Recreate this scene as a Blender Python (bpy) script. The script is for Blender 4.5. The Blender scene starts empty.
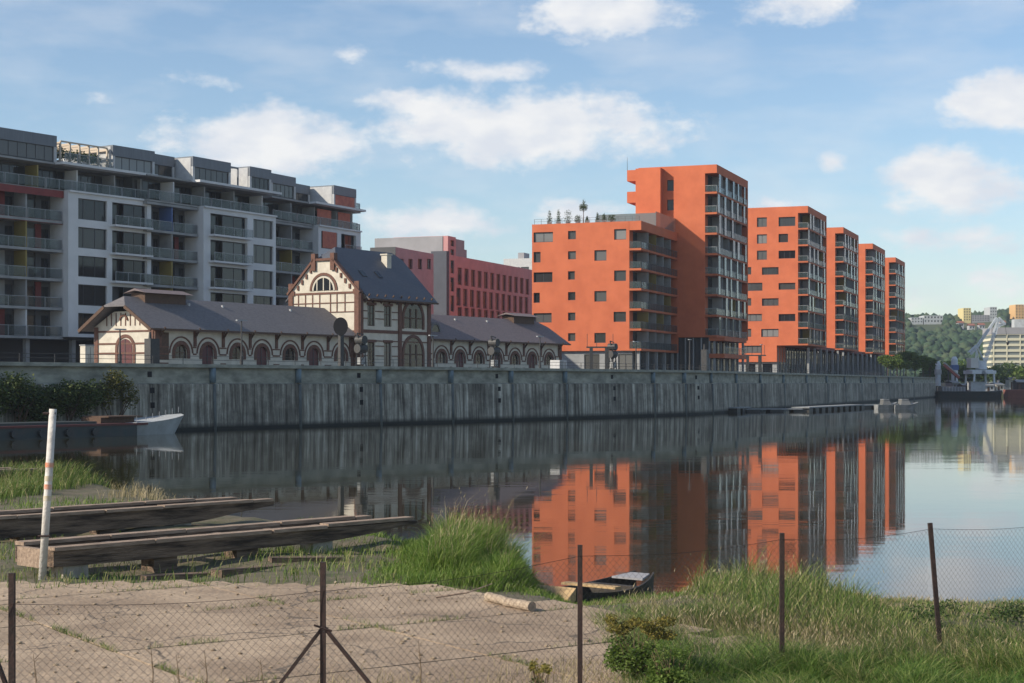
import bpy, bmesh, math, random
import numpy as np
from mathutils import Vector, Matrix, noise
random.seed(7); rng = np.random.default_rng(7)
R = math.radians
scene = bpy.context.scene
col = scene.collection

# ------------------------------------------------------------------ camera, world, sun, exposure
F, CX, HY, CAMZ = 1650.0, 512.0, 383.0, 3.6        # focal length in pixels, principal column, horizon row, eye height above water
cam_d = bpy.data.cameras.new('camera'); cam = bpy.data.objects.new('camera', cam_d); col.objects.link(cam)
cam.location = (0, 0, CAMZ); cam.rotation_euler = (R(90), 0, 0)
cam_d.sensor_width = 36; cam_d.lens = F / 1024 * 36
cam_d.shift_y = (HY - 341.5) / 1024
cam_d.clip_start = 0.1; cam_d.clip_end = 6000
scene.camera = cam

SUN_EL, SUN_AZ = R(31), R(248)                      # azimuth clockwise from +Y
sun_d = bpy.data.lights.new('sun', 'SUN'); sun_d.energy = 4.3; sun_d.angle = R(0.5); sun_d.color = (1, 0.9, 0.76)
sun = bpy.data.objects.new('sun', sun_d); col.objects.link(sun); sun.location = (-60, -30, 80)
sdir = Vector((math.sin(SUN_AZ) * math.cos(SUN_EL), math.cos(SUN_AZ) * math.cos(SUN_EL), math.sin(SUN_EL)))
sun.rotation_euler = (-sdir).to_track_quat('-Z', 'Y').to_euler()

scene.view_settings.view_transform = 'Standard'; scene.view_settings.look = 'None'
scene.view_settings.exposure = 0.36; scene.view_settings.gamma = 1

world = bpy.data.worlds.new('World'); scene.world = world; world.use_nodes = True
wn, wl = world.node_tree.nodes, world.node_tree.links
bg = wn['Background']; bg.inputs[1].default_value = 0.114
sky = wn.new('ShaderNodeTexSky'); sky.sky_type = 'NISHITA'; sky.sun_disc = False
sky.sun_elevation = SUN_EL; sky.sun_rotation = SUN_AZ; sky.air_density = 1.0; sky.dust_density = 0.35; sky.ozone_density = 2.6
def wmath(op, a, b=None, c=None, clamp=False):
    n = wn.new('ShaderNodeMath'); n.operation = op; n.use_clamp = clamp
    for i, v in enumerate((a, b, c)):
        if v is None: continue
        if isinstance(v, (int, float)): n.inputs[i].default_value = v
        else: wl.new(v, n.inputs[i])
    return n.outputs[0]
tc = wn.new('ShaderNodeTexCoord'); sp = wn.new('ShaderNodeSeparateXYZ'); wl.new(tc.outputs['Generated'], sp.inputs[0])
az = wmath('ARCTAN2', sp.outputs[0], sp.outputs[1]); el = wmath('ARCSINE', sp.outputs[2])
cb = wn.new('ShaderNodeCombineXYZ'); wl.new(az, cb.inputs[0]); wl.new(el, cb.inputs[1])
def wnoise(vec, scale, detail, rough):
    n = wn.new('ShaderNodeTexNoise'); n.inputs['Scale'].default_value = scale; n.inputs['Detail'].default_value = detail
    n.inputs['Roughness'].default_value = rough; wl.new(vec, n.inputs['Vector']); return n
def wmap(vec, scale):
    m = wn.new('ShaderNodeMapping'); m.inputs['Scale'].default_value = scale; wl.new(vec, m.inputs[0]); return m.outputs[0]
wide = wmap(cb.outputs[0], (1, 1.7, 1))
n1 = wnoise(wide, 30, 10, 0.62)
n2 = wnoise(wmap(cb.outputs[0], (1, 3.2, 1)), 9, 5, 0.55)
# cumulus banks: azimuth and elevation of their middles and half sizes (radians x 1650), strength
CLOUDS = [(268,142,118,38,1.15),(520,128,190,44,1.15),(425,108,85,26,.85),(600,14,98,32,1.1),(490,70,80,15,.6),(348,55,36,12,.5),(800,2,84,24,.85),(1000,100,72,34,1.2),
          (950,182,84,44,1.05),(430,224,92,26,.9),(575,214,66,18,.75),(836,163,22,14,.55),(960,238,130,20,.6),(95,100,30,12,.45),(478,3,20,12,.5),(215,84,60,12,.35),
          (1010,290,150,26,.45),(770,205,40,10,.5),(700,262,200,24,.25),(1250,120,140,60,1.0),(-200,160,160,60,1.0),(-420,60,140,40,.9),(1500,210,160,50,1.0)]
dens = None
for (px, py, rx, ry, st) in CLOUDS:
    a0 = math.atan((px - CX) / F); e0 = math.atan((HY - py) / F * math.cos(a0))
    s = wn.new('ShaderNodeVectorMath'); s.operation = 'SUBTRACT'; wl.new(cb.outputs[0], s.inputs[0]); s.inputs[1].default_value = (a0, e0, 0)
    m = wn.new('ShaderNodeVectorMath'); m.operation = 'MULTIPLY'; wl.new(s.outputs[0], m.inputs[0]); m.inputs[1].default_value = (F / rx, F / ry, 0)
    l = wn.new('ShaderNodeVectorMath'); l.operation = 'LENGTH'; wl.new(m.outputs[0], l.inputs[0])
    v = wmath('MULTIPLY', wmath('SUBTRACT', 1.15, l.outputs['Value']), st)
    dens = v if dens is None else wmath('MAXIMUM', dens, v)
raw = wmath('ADD', wmath('MULTIPLY', wmath('MAXIMUM', dens, -0.6), 0.95), wmath('MULTIPLY', wmath('SUBTRACT', n1.outputs[0], 0.52), 1.7))
mr = wn.new('ShaderNodeMapRange'); mr.interpolation_type = 'SMOOTHSTEP'; wl.new(raw, mr.inputs[0])
mr.inputs[1].default_value = 0.08; mr.inputs[2].default_value = 0.72; mr.inputs[4].default_value = 0.96
thin = wn.new('ShaderNodeMapRange'); wl.new(n2.outputs[0], thin.inputs[0]); thin.inputs[1].default_value = 0.45; thin.inputs[2].default_value = 0.85; thin.inputs[4].default_value = 0.52
mask = wmath('MAXIMUM', mr.outputs[0], thin.outputs[0])
n3 = wnoise(wmap(cb.outputs[0], (1, 2.0, 1)), 30, 5, 0.5)
cr = wn.new('ShaderNodeValToRGB'); cr.color_ramp.elements[0].position = 0.36; cr.color_ramp.elements[0].color = (5.3, 5.55, 6.0, 1)
cr.color_ramp.elements[1].position = 0.62; cr.color_ramp.elements[1].color = (6.5, 6.5, 6.5, 1); wl.new(n3.outputs[0], cr.inputs[0])
mx = wn.new('ShaderNodeMix'); mx.data_type = 'RGBA'; wl.new(mask, mx.inputs[0]); wl.new(cr.outputs[0], mx.inputs[7])
wl.new(sky.outputs[0], mx.inputs[6]); wl.new(mx.outputs[2], bg.inputs[0])

# ------------------------------------------------------------------ helpers
class MB:
    """collects geometry, links it as ONE mesh object"""
    def __init__(s): s.v = []; s.f = []; s.uv = []
    def add(s, vs, fs):
        b = len(s.v); s.v += [tuple(p) for p in vs]; s.f += [tuple(i + b for i in f) for f in fs]; return s
    def box(s, x0, x1, y0, y1, z0, z1):
        return s.add([(x0,y0,z0),(x1,y0,z0),(x1,y1,z0),(x0,y1,z0),(x0,y0,z1),(x1,y0,z1),(x1,y1,z1),(x0,y1,z1)],
                     [(0,3,2,1),(4,5,6,7),(0,1,5,4),(1,2,6,5),(2,3,7,6),(3,0,4,7)])
    def mbox(s, M, a0, a1, d0, d1, z0, z1):
        return s.add([M(*p) for p in ((a0,d0,z0),(a1,d0,z0),(a1,d1,z0),(a0,d1,z0),(a0,d0,z1),(a1,d0,z1),(a1,d1,z1),(a0,d1,z1))],
                     [(0,3,2,1),(4,5,6,7),(0,1,5,4),(1,2,6,5),(2,3,7,6),(3,0,4,7)])
    def tube(s, p0, p1, r0, r1=None, n=8, cap=True):
        p0, p1 = Vector(p0), Vector(p1); r1 = r0 if r1 is None else r1
        d = (p1 - p0).normalized(); a = d.orthogonal().normalized(); b = d.cross(a); vs = []
        for p, r in ((p0, r0), (p1, r1)):
            for i in range(n):
                t = 2 * math.pi * i / n; vs.append(p + a * (r * math.cos(t)) + b * (r * math.sin(t)))
        fs = [(i, (i+1) % n, n + (i+1) % n, n + i) for i in range(n)]
        if cap: fs += [tuple(range(n))[::-1], tuple(range(n, 2*n))]
        return s.add(vs, fs)
    def beam(s, p0, p1, w, h):
        """rectangular bar between two points, w across, h upright"""
        p0, p1 = Vector(p0), Vector(p1); d = (p1 - p0).normalized(); side = d.cross(Vector((0,0,1)))
        if side.length < 1e-3: side = Vector((1,0,0))
        side.normalize(); up = side.cross(d); vs = []
        for p in (p0, p1):
            for q, r in ((-1,-1),(1,-1),(1,1),(-1,1)): vs.append(p + side*(q*w/2) + up*(r*h/2))
        return s.add(vs, [(0,1,2,3),(7,6,5,4),(0,4,5,1),(1,5,6,2),(2,6,7,3),(3,7,4,0)])
    def poly(s, pts, ext):
        """polygon pts extruded by vector ext"""
        n = len(pts); e = Vector(ext); a = [Vector(p) for p in pts]
        return s.add(a + [p + e for p in a], [tuple(range(n))[::-1], tuple(range(n, 2*n))] + [(i, (i+1) % n, n+(i+1) % n, n+i) for i in range(n)])
    def arch(s, M, ac, z0, w, hz, ring, d0, d1, n=12, filled=False, legs=True):
        """upright arch: half width w/2, springing at z0+hz; ring thickness; filled = a solid arched leaf"""
        r = w / 2; zs = z0 + hz
        inner = ([(ac - r, z0)] if legs else []) + [(ac - r*math.cos(math.pi*i/n), zs + r*math.sin(math.pi*i/n)) for i in range(n+1)] + ([(ac + r, z0)] if legs else [])
        if filled:
            k = len(inner); vs = [M(a, d0, z) for a, z in inner] + [M(a, d1, z) for a, z in inner]
            return s.add(vs, [tuple(range(k)), tuple(range(k, 2*k))[::-1]] + [(i, (i+1) % k, k+(i+1) % k, k+i) for i in range(k)])
        R_ = r + ring
        outer = ([(ac - R_, z0)] if legs else []) + [(ac - R_*math.cos(math.pi*i/n), zs + R_*math.sin(math.pi*i/n)) for i in range(n+1)] + ([(ac + R_, z0)] if legs else [])
        for i in range(len(inner)-1):
            q = [inner[i], inner[i+1], outer[i+1], outer[i]]
            s.add([M(a, d0, z) for a, z in q] + [M(a, d1, z) for a, z in q], [(0,1,2,3),(7,6,5,4),(0,4,5,1),(1,5,6,2),(2,6,7,3),(3,7,4,0)])
        return s
    def sphere(s, c, r, sub=2, squash=1, jit=0):
        bm = bmesh.new(); bmesh.ops.create_icosphere(bm, subdivisions=sub, radius=1)
        vs = []
        for v in bm.verts:
            k = 1 + jit * noise.noise(v.co * 2 + Vector(c)); vs.append((c[0] + v.co.x*r*k, c[1] + v.co.y*r*k, c[2] + v.co.z*r*k*squash))
        s.add(vs, [tuple(v.index for v in f.verts) for f in bm.faces]); bm.free(); return s
    def build(s, name, mat, parent=None, smooth=False, recalc=True):
        me = bpy.data.meshes.new(name); me.from_pydata(s.v, [], s.f)
        if recalc and len(s.f) < 30000:
            bm = bmesh.new(); bm.from_mesh(me); bmesh.ops.recalc_face_normals(bm, faces=bm.faces); bm.to_mesh(me); bm.free()
        me.materials.append(mat)
        if smooth: me.shade_smooth()
        o = bpy.data.objects.new(name, me); col.objects.link(o); o.parent = parent
        return o
def tag(o, label=None, cat=None, group=None, kind=None):
    for k, v in (('label', label), ('category', cat), ('group', group), ('kind', kind)):
        if v: o[k] = v
    return o
def empty(name, loc, rz=0, label=None, cat=None, group=None):
    o = bpy.data.objects.new(name, None); o.empty_display_size = 0.5; col.objects.link(o)
    o.location = loc; o.rotation_euler = (0, 0, rz); return tag(o, label, cat, group)
def copy_tree(o, parent=None):
    c = o.copy(); col.objects.link(c); c.parent = parent
    for ch in [x for x in bpy.data.objects if x.parent == o]: copy_tree(ch, c)
    return c
def at(px, py, D): return Vector(((px - CX) / F * D, D, CAMZ + (HY - py) / F * D))
class Fr:
    """upright frame of a building: x runs along the long side away from the viewer, y goes into the building"""
    def __init__(s, x, y, deg):
        s.o = (x, y); s.t = R(deg); s.rz = R(90 - deg); s.u = (math.sin(s.t), math.cos(s.t)); s.n = (-math.cos(s.t), math.sin(s.t))
    def s(s, px, y=0):
        k = (px - CX) / F; ox, oy = s.o[0] + s.n[0]*y, s.o[1] + s.n[1]*y
        return (k*oy - ox) / (s.u[0] - k*s.u[1])
    def w(s, px, x=0):
        k = (px - CX) / F; ox, oy = s.o[0] + s.u[0]*x, s.o[1] + s.u[1]*x
        return (k*oy - ox) / (s.n[0] - k*s.n[1])
    def z(s, py, x=0, y=0): return CAMZ + (HY - py) / F * (s.o[1] + s.u[1]*x + s.n[1]*y)
    def loc(s, x=0, y=0): return (s.o[0] + s.u[0]*x + s.n[0]*y, s.o[1] + s.u[1]*x + s.n[1]*y)
def side(y=0): return lambda a, d, z: (a, y + d, z)
def front(x=0): return lambda a, d, z: (x + d, a, z)
def wall_holes(mb, M, a0, a1, z0, z1, holes, t=0.35):
    A = sorted({a0, a1} | {v for h in holes for v in h[:2]}); Z = sorted({z0, z1} | {v for h in holes for v in h[2:]})
    for i in range(len(A)-1):
        for j in range(len(Z)-1):
            ca, cz = (A[i]+A[i+1])/2, (Z[j]+Z[j+1])/2
            if any(h[0] < ca < h[1] and h[2] < cz < h[3] for h in holes): continue
            mb.add([M(A[i],0,Z[j]), M(A[i+1],0,Z[j]), M(A[i+1],0,Z[j+1]), M(A[i],0,Z[j+1])], [(0,1,2,3)])
    for h in holes:
        p = [(h[0],h[2]),(h[1],h[2]),(h[1],h[3]),(h[0],h[3])]
        for i in range(4):
            q, r = p[i], p[(i+1) % 4]
            mb.add([M(q[0],0,q[1]), M(r[0],0,r[1]), M(r[0],t,r[1]), M(q[0],t,q[1])], [(0,1,2,3)])
def window(parent, M, a0, a1, z0, z1, frame, pane, mull=(), bars=(), d=0.22, fw=0.09, name='window'):
    m = MB(); e = 0.0
    m.mbox(M, a0, a1, d, d+.08, z0, z0+fw); m.mbox(M, a0, a1, d, d+.08, z1-fw, z1)
    m.mbox(M, a0, a0+fw, d, d+.08, z0+fw, z1-fw); m.mbox(M, a1-fw, a1, d, d+.08, z0+fw, z1-fw)
    for q in mull:
        c = a0 + (a1-a0)*q; m.mbox(M, c-fw*.4, c+fw*.4, d+.003, d+.077, z0+fw, z1-fw)
    for q in bars:
        c = z0 + (z1-z0)*q; m.mbox(M, a0+fw, a1-fw, d+.006, d+.074, c-fw*.35, c+fw*.35)
    w = m.build(name, frame, parent)
    MB().mbox(M, a0+fw*.5, a1-fw*.5, d+.035, d+.055, z0+fw*.5, z1-fw*.5).build('pane', pane, w)
    return w

# ------------------------------------------------------------------ materials
MATS = {}
mat_dark = (.085,.09,.11)
def mat(name, c, rough=.8, c2=None, scale=1.0, bump=0.0, bscale=None, stretch=(1,1,1), metal=0, spec=.5, detail=6, lo=.35, hi=.65, coord='Object'):
    m = bpy.data.materials.new(name); m.use_nodes = True; n, l = m.node_tree.nodes, m.node_tree.links
    b = n['Principled BSDF']; b.inputs['Roughness'].default_value = rough; b.inputs['Metallic'].default_value = metal
    b.inputs['Specular IOR Level'].default_value = spec; b.inputs['Base Color'].default_value = (*c, 1)
    if c2 or bump:
        t = n.new('ShaderNodeTexCoord'); mp = n.new('ShaderNodeMapping'); mp.inputs['Scale'].default_value = stretch; l.new(t.outputs[coord], mp.inputs[0])
    if c2:
        no = n.new('ShaderNodeTexNoise'); no.inputs['Scale'].default_value = scale; no.inputs['Detail'].default_value = detail; no.inputs['Roughness'].default_value = .6; l.new(mp.outputs[0], no.inputs[0])
        r = n.new('ShaderNodeMapRange'); r.inputs[1].default_value = lo; r.inputs[2].default_value = hi; l.new(no.outputs[0], r.inputs[0])
        x = n.new('ShaderNodeMix'); x.data_type = 'RGBA'; x.inputs[6].default_value = (*c, 1); x.inputs[7].default_value = (*c2, 1)
        l.new(r.outputs[0], x.inputs[0]); l.new(x.outputs[2], b.inputs['Base Color'])
    if bump:
        nb = n.new('ShaderNodeTexNoise'); nb.inputs['Scale'].default_value = bscale or scale*4; nb.inputs['Detail'].default_value = 5; l.new(mp.outputs[0], nb.inputs[0])
        bp = n.new('ShaderNodeBump'); bp.inputs['Strength'].default_value = bump; bp.inputs['Distance'].default_value = .05; l.new(nb.outputs[0], bp.inputs['Height']); l.new(bp.outputs[0], b.inputs['Normal'])
    MATS[name] = m; return m
def ramp_mat(name, cols, rough=.7, rand='island', spec=.3, transl=0.0):
    """colour differs from leaf to leaf (mesh island) or object to object"""
    m = bpy.data.materials.new(name); m.use_nodes = True; n, l = m.node_tree.nodes, m.node_tree.links
    b = n['Principled BSDF']; b.inputs['Roughness'].default_value = rough; b.inputs['Specular IOR Level'].default_value = spec
    if rand == 'island': g = n.new('ShaderNodeNewGeometry').outputs['Random Per Island']
    else: g = n.new('ShaderNodeObjectInfo').outputs['Random']
    r = n.new('ShaderNodeValToRGB'); els = r.color_ramp.elements
    while len(els) < len(cols): els.new(.5)
    for i, c in enumerate(cols): els[i].position = i / (len(cols)-1); els[i].color = (*c, 1)
    l.new(g, r.inputs[0]); l.new(r.outputs[0], b.inputs['Base Color'])
    if transl:
        tr = n.new('ShaderNodeBsdfTranslucent'); l.new(r.outputs[0], tr.inputs[0]); ms = n.new('ShaderNodeMixShader'); ms.inputs[0].default_value = transl
        l.new(b.outputs[0], ms.inputs[1]); l.new(tr.outputs[0], ms.inputs[2]); l.new(ms.outputs[0], n['Material Output'].inputs[0])
    MATS[name] = m; return m
orange = mat('orange_render', (.590,.153,.062), .85, (.50,.122,.048), .35, .05, 30)
orange_dk = mat('orange_slab', (.50,.135,.05), .8, (.40,.105,.042), .5)
redpaint = mat('red_panel', (.24,.04,.036), .7, (.17,.03,.028), 1)
whiter = mat('white_render', (.68,.68,.67), .8, (.58,.585,.58), .3)
greyr = mat('grey_render', (.115,.118,.125), .8, (.08,.085,.09), .3)
cladd = mat('zinc_cladding', (.15,.165,.185), .5, (.11,.125,.145), 3, stretch=(4,4,.2))
palecl = mat('pale_cladding', (.52,.52,.50), .7, (.42,.42,.42), 2)
slabg = mat('concrete_slab', (.33,.335,.33), .85, (.24,.245,.24), .6)
terra = mat('orange_reflection_sheet', (.50,.15,.09), .7, (.36,.09,.06), 1.5)  # tone of the orange reflections in the end windows, painted on sheets
frame_dk = mat('dark_frame', (.035,.035,.04), .5)
frame_lt = mat('light_frame', (.30,.31,.32), .5)
yellowp = mat('yellow_panel', (.26,.20,.05), .6)
bluep = mat('blue_panel', (.08,.14,.32), .6)
cream = mat('cream_render', (.62,.57,.47), .85, (.50,.455,.37), 1.2, .1, 20)
brick = mat('red_brick', (.165,.078,.052), .85, (.11,.052,.036), 4, .3, 30)
slate = mat('slate_roof', (.165,.152,.152), .75, (.115,.107,.11), 3, .25, 12, stretch=(1,1,3))
slate_br = mat('brown_tile_roof', (.20,.155,.15), .8, (.14,.11,.11), 3, .25, 12, stretch=(1,1,3))
timber = mat('brown_timber', (.11,.06,.035), .8, (.07,.04,.025), 5)
doorred = mat('dark_red_door', (.11,.02,.02), .55, (.07,.015,.015), 4)
pinkr = mat('pink_panel', (.56,.28,.27), .8, (.46,.23,.225), .6)
iron = mat('dark_iron', (.03,.032,.034), .6, (.055,.05,.045), 6)
rust = mat('rusty_steel', (.05,.026,.02), .8, (.022,.014,.012), 30, .2, 80)
galv = mat('galvanised_wire', (.10,.085,.07), .6, metal=.3)
def pane_mat(name, cols, rough=.06):
    m = ramp_mat(name, cols, rough, 'object', .34); return m
pane = pane_mat('window_glass', [(.010,.011,.014),(.22,.22,.21),(.013,.015,.018),(.03,.03,.03),(.10,.10,.095),(.012,.012,.015)])
pane_dk = pane_mat('dark_glass', [(.010,.012,.015),(.014,.016,.02),(.03,.034,.036),(.09,.095,.10)])  # darker panes, tone differs at random from object to object
pane_or = pane_mat('reflecting_glass', [(.02,.02,.024),(.03,.03,.034),(.05,.045,.045)], .02)
def glass_rail(name, tint, alpha):
    m = bpy.data.materials.new(name); m.use_nodes = True; n, l = m.node_tree.nodes, m.node_tree.links
    b = n['Principled BSDF']; b.inputs['Base Color'].default_value = (*tint, 1); b.inputs['Roughness'].default_value = .05; b.inputs['Alpha'].default_value = alpha
    return m
railglass = glass_rail('railing_glass', (.07,.10,.10), .30)
screen_gl = glass_rail('screen_glass', (.24,.26,.265), .75)
screen_md = glass_rail('tinted_screen', (.16,.19,.19), .7)
# ------------------------------------------------------------------ water and land
QZ = 5.05
water = bpy.data.materials.new('river_water'); water.use_nodes = True
n, l = water.node_tree.nodes, water.node_tree.links; b = n['Principled BSDF']
b.inputs['Base Color'].default_value = (.030,.028,.014,1); b.inputs['Roughness'].default_value = .05; b.inputs['IOR'].default_value = 1.33
t = n.new('ShaderNodeTexCoord')
def wb(scale, stretch, st, dist, prev=None, detail=3):
    mp = n.new('ShaderNodeMapping'); mp.inputs['Scale'].default_value = stretch; mp.inputs['Rotation'].default_value = (0,0,.25); l.new(t.outputs['Object'], mp.inputs[0])
    no = n.new('ShaderNodeTexNoise'); no.inputs['Scale'].default_value = scale; no.inputs['Detail'].default_value = detail; l.new(mp.outputs[0], no.inputs[0])
    bp = n.new('ShaderNodeBump'); bp.inputs['Strength'].default_value = st; bp.inputs['Distance'].default_value = dist; l.new(no.outputs[0], bp.inputs['Height'])
    if prev: l.new(prev, bp.inputs['Normal'])
    return bp.outputs[0]
nb = wb(.9, (.5,1.4,1), .22, .009)
nb = wb(.16, (.6,1.3,1), .16, .04, nb, 2)
l.new(nb, b.inputs['Normal'])
mpw = n.new('ShaderNodeMapping'); mpw.inputs['Scale'].default_value = (.012,.05,1); l.new(t.outputs['Object'], mpw.inputs[0]); now = n.new('ShaderNodeTexNoise'); now.inputs['Scale'].default_value = 1.0; now.inputs['Detail'].default_value = 4; l.new(mpw.outputs[0], now.inputs[0])
rw = n.new('ShaderNodeMapRange'); rw.inputs[1].default_value = .42; rw.inputs[2].default_value = .62; rw.inputs[3].default_value = .018; rw.inputs[4].default_value = .05; l.new(now.outputs[0], rw.inputs[0]); l.new(rw.outputs[0], b.inputs['Roughness'])
wm = MB(); wm.add([(-900,-60,0),(1500,-60,0),(1500,1500,0),(-900,1500,0)], [(0,1,2,3)])
tag(wm.build('water', water), kind='structure')

# line of the quay wall at water level: pixels 46, 39 ... below the horizon turned into ground positions
WL = [(-80.0,55.0),(-34.7,112.0),(-22.1,129.0),(-3.9,152.3),(21.5,188.6),(48.2,258.2),(105.0,412.0),(108.0,420.0)]
def wall_pt(s):
    acc = 0
    for i in range(len(WL)-1):
        a, c = Vector(WL[i]), Vector(WL[i+1]); L = (c-a).length
        if acc + L >= s or i == len(WL)-2:
            d = (c-a)/L; return a + d*(s-acc), d
        acc += L
def wall_s(px):
    k = (px - CX)/F; acc = 0
    for i in range(len(WL)-1):
        a, c = Vector(WL[i]), Vector(WL[i+1]); L = (c-a).length; d = (c-a)/L
        den = d.x - k*d.y
        if abs(den) > 1e-6:
            s = (k*a.y - a.x)/den
            if -1e-6 <= s <= L: return acc + s
        acc += L
WALL_LEN = sum((Vector(WL[i+1])-Vector(WL[i])).length for i in range(len(WL)-1))
# quay surface behind the wall
pts = [(x-.6,y+.2) for x,y in WL] + [(104,470),(60,560),(60,1400),(-900,1400),(-900,-60),(-160,-60)]
qg = MB(); qg.add([(x,y,QZ-.12) for x,y in pts], [tuple(range(len(pts)))])
pave = mat('quay_paving', (.20,.19,.18), .9, (.14,.135,.13), .4)
tag(qg.build('quay_ground', pave), kind='structure')

# quay wall with streaks of lime and algae, band on top set back over the ribbed lower part
wmat = bpy.data.materials.new('stained_stone'); wmat.use_nodes = True; n, l = wmat.node_tree.nodes, wmat.node_tree.links; b = n['Principled BSDF']; b.inputs['Roughness'].default_value = .9
uvn = n.new('ShaderNodeUVMap'); sep = n.new('ShaderNodeSeparateXYZ'); l.new(uvn.outputs[0], sep.inputs[0])
def mapn(sx, sy, scale, detail=5, rough=.6, dist=0):
    mp = n.new('ShaderNodeMapping'); mp.inputs['Scale'].default_value = (sx, sy, 1); l.new(uvn.outputs[0], mp.inputs[0])
    no = n.new('ShaderNodeTexNoise'); no.inputs['Scale'].default_value = scale; no.inputs['Detail'].default_value = detail; no.inputs['Roughness'].default_value = rough; no.inputs['Distortion'].default_value = dist; l.new(mp.outputs[0], no.inputs[0]); return no.outputs[0]
def rampn(src, stops):
    r = n.new('ShaderNodeValToRGB'); e = r.color_ramp.elements
    while len(e) < len(stops): e.new(.5)
    for i, (p, c) in enumerate(stops): e[i].position = p; e[i].color = (*c, 1)
    l.new(src, r.inputs[0]); return r.outputs[0]
def mixn(fac, a, c, mode='MIX'):
    x = n.new('ShaderNodeMix'); x.data_type = 'RGBA'; x.blend_type = mode
    for i, v in ((0, fac), (6, a), (7, c)):
        if isinstance(v, (int, float)): x.inputs[i].default_value = v
        elif isinstance(v, tuple): x.inputs[i].default_value = (*v, 1)
        else: l.new(v, x.inputs[i])
    return x.outputs[2]
lower = rampn(mapn(1, .05, 1.7, 8, .8), [(.38,(.08,.07,.055)),(.46,(.20,.18,.145)),(.53,(.35,.325,.265)),(.59,(.55,.52,.43)),(.67,(.80,.76,.65))])
lower = mixn(.6, lower, rampn(mapn(.22, .35, 1, 6, .7), [(.40,(.32,.31,.30)),(.56,(1,1,1))]), 'MULTIPLY')
upper = rampn(mapn(.5, 1.1, 1.3, 6), [(.3,(.17,.17,.14)),(.5,(.30,.295,.24)),(.7,(.45,.43,.35))])
isup = n.new('ShaderNodeMath'); isup.operation = 'GREATER_THAN'; isup.inputs[1].default_value = 3.55; l.new(sep.outputs[1], isup.inputs[0])
c0 = mixn(isup.outputs[0], lower, upper)
wetl = n.new('ShaderNodeMapRange'); wetl.inputs[1].default_value = .15; wetl.inputs[2].default_value = .55; wetl.inputs[3].default_value = 1; wetl.inputs[4].default_value = 0; l.new(sep.outputs[1], wetl.inputs[0])
c0 = mixn(wetl.outputs[0], c0, (.02,.022,.018)); l.new(c0, b.inputs['Base Color'])
bp = n.new('ShaderNodeBump'); bp.inputs['Strength'].default_value = .5; bp.inputs['Distance'].default_value = .08; l.new(mapn(1, .3, 3, 6), bp.inputs['Height']); l.new(bp.outputs[0], b.inputs['Normal'])
quay = empty('quay_wall', (WL[4][0], WL[4][1], 0), 0, 'long stained grey quay wall with pale vertical streaks above the river', 'quay wall')
me_v, me_f, me_uv = [], [], []
prof = [(-.0,-1.5),(0.0,0.0),(.10,3.5),(.38,3.58),(.38,4.78),(.0,4.78),(.0,QZ),(1.2,QZ)]   # set-back from the face, height
ss = []; s = 0.0
while s < WALL_LEN: ss.append(s); s += 2.5
ss.append(WALL_LEN)
ox, oy = WL[4]
for s in ss:
    p, d = wall_pt(s)
    for (k, z) in prof: me_v.append((p.x - d.y*k - ox, p.y + d.x*k - oy, z))
P = len(prof)
for i in range(len(ss)-1):
    for j in range(P-1):
        me_f.append((i*P+j, (i+1)*P+j, (i+1)*P+j+1, i*P+j+1)); me_uv.append([(ss[i],prof[j][1]),(ss[i+1],prof[j][1]),(ss[i+1],prof[j+1][1]),(ss[i],prof[j+1][1])])
me = bpy.data.meshes.new('wall_face'); me.from_pydata(me_v, [], me_f); uvl = me.uv_layers.new(name='UVMap')
uvl.data.foreach_set('uv', [c for f in me_uv for uv in f for c in uv]); me.materials.append(wmat)
wo = bpy.data.objects.new('wall_face', me); col.objects.link(wo); wo.parent = quay
pipe_m = mat('pale_blue_paint', (.20,.27,.31), .7, (.12,.16,.18), 3, stretch=(1,1,.3))
pipe_lo = mat('lime_stain_pipe', (.17,.19,.18), .8, (.09,.10,.10), 3, stretch=(1,1,.3))
def on_wall(px, k=0): 
    s = wall_s(px); p, d = wall_pt(s); return p.x - d.y*k - ox, p.y + d.x*k - oy, d
for px in (215,300.5,381,453,513,567,655,686,713,738,762,785,808,828,846,862,877,890,903,914):
    x, y, d = on_wall(px, .26)
    big = px < 700
    fp = MB().tube((x,y,3.62),(x,y,4.76), .26 if big else .2, n=10).build('fender_pipe', pipe_m, quay, True)
    x, y, d = on_wall(px, .0)
    MB().tube((x,y,-.4),(x+.08*d.y*-1,y+.08*d.x,3.5), .14, n=8).build('drain_stack', pipe_lo, quay, True)
dark = mat('black_disc_and_recess_shade', (.008,.008,.01), .9)  # flat black: painted shade of the wall recesses, own colour of the disc
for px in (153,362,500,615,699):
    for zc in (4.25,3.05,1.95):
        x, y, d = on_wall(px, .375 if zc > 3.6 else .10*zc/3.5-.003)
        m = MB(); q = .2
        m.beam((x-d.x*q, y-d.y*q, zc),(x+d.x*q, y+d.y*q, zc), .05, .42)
        m.build('recess_shade_panel', dark, quay)  # black panel proud of the wall in place of a hole's shade
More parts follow.
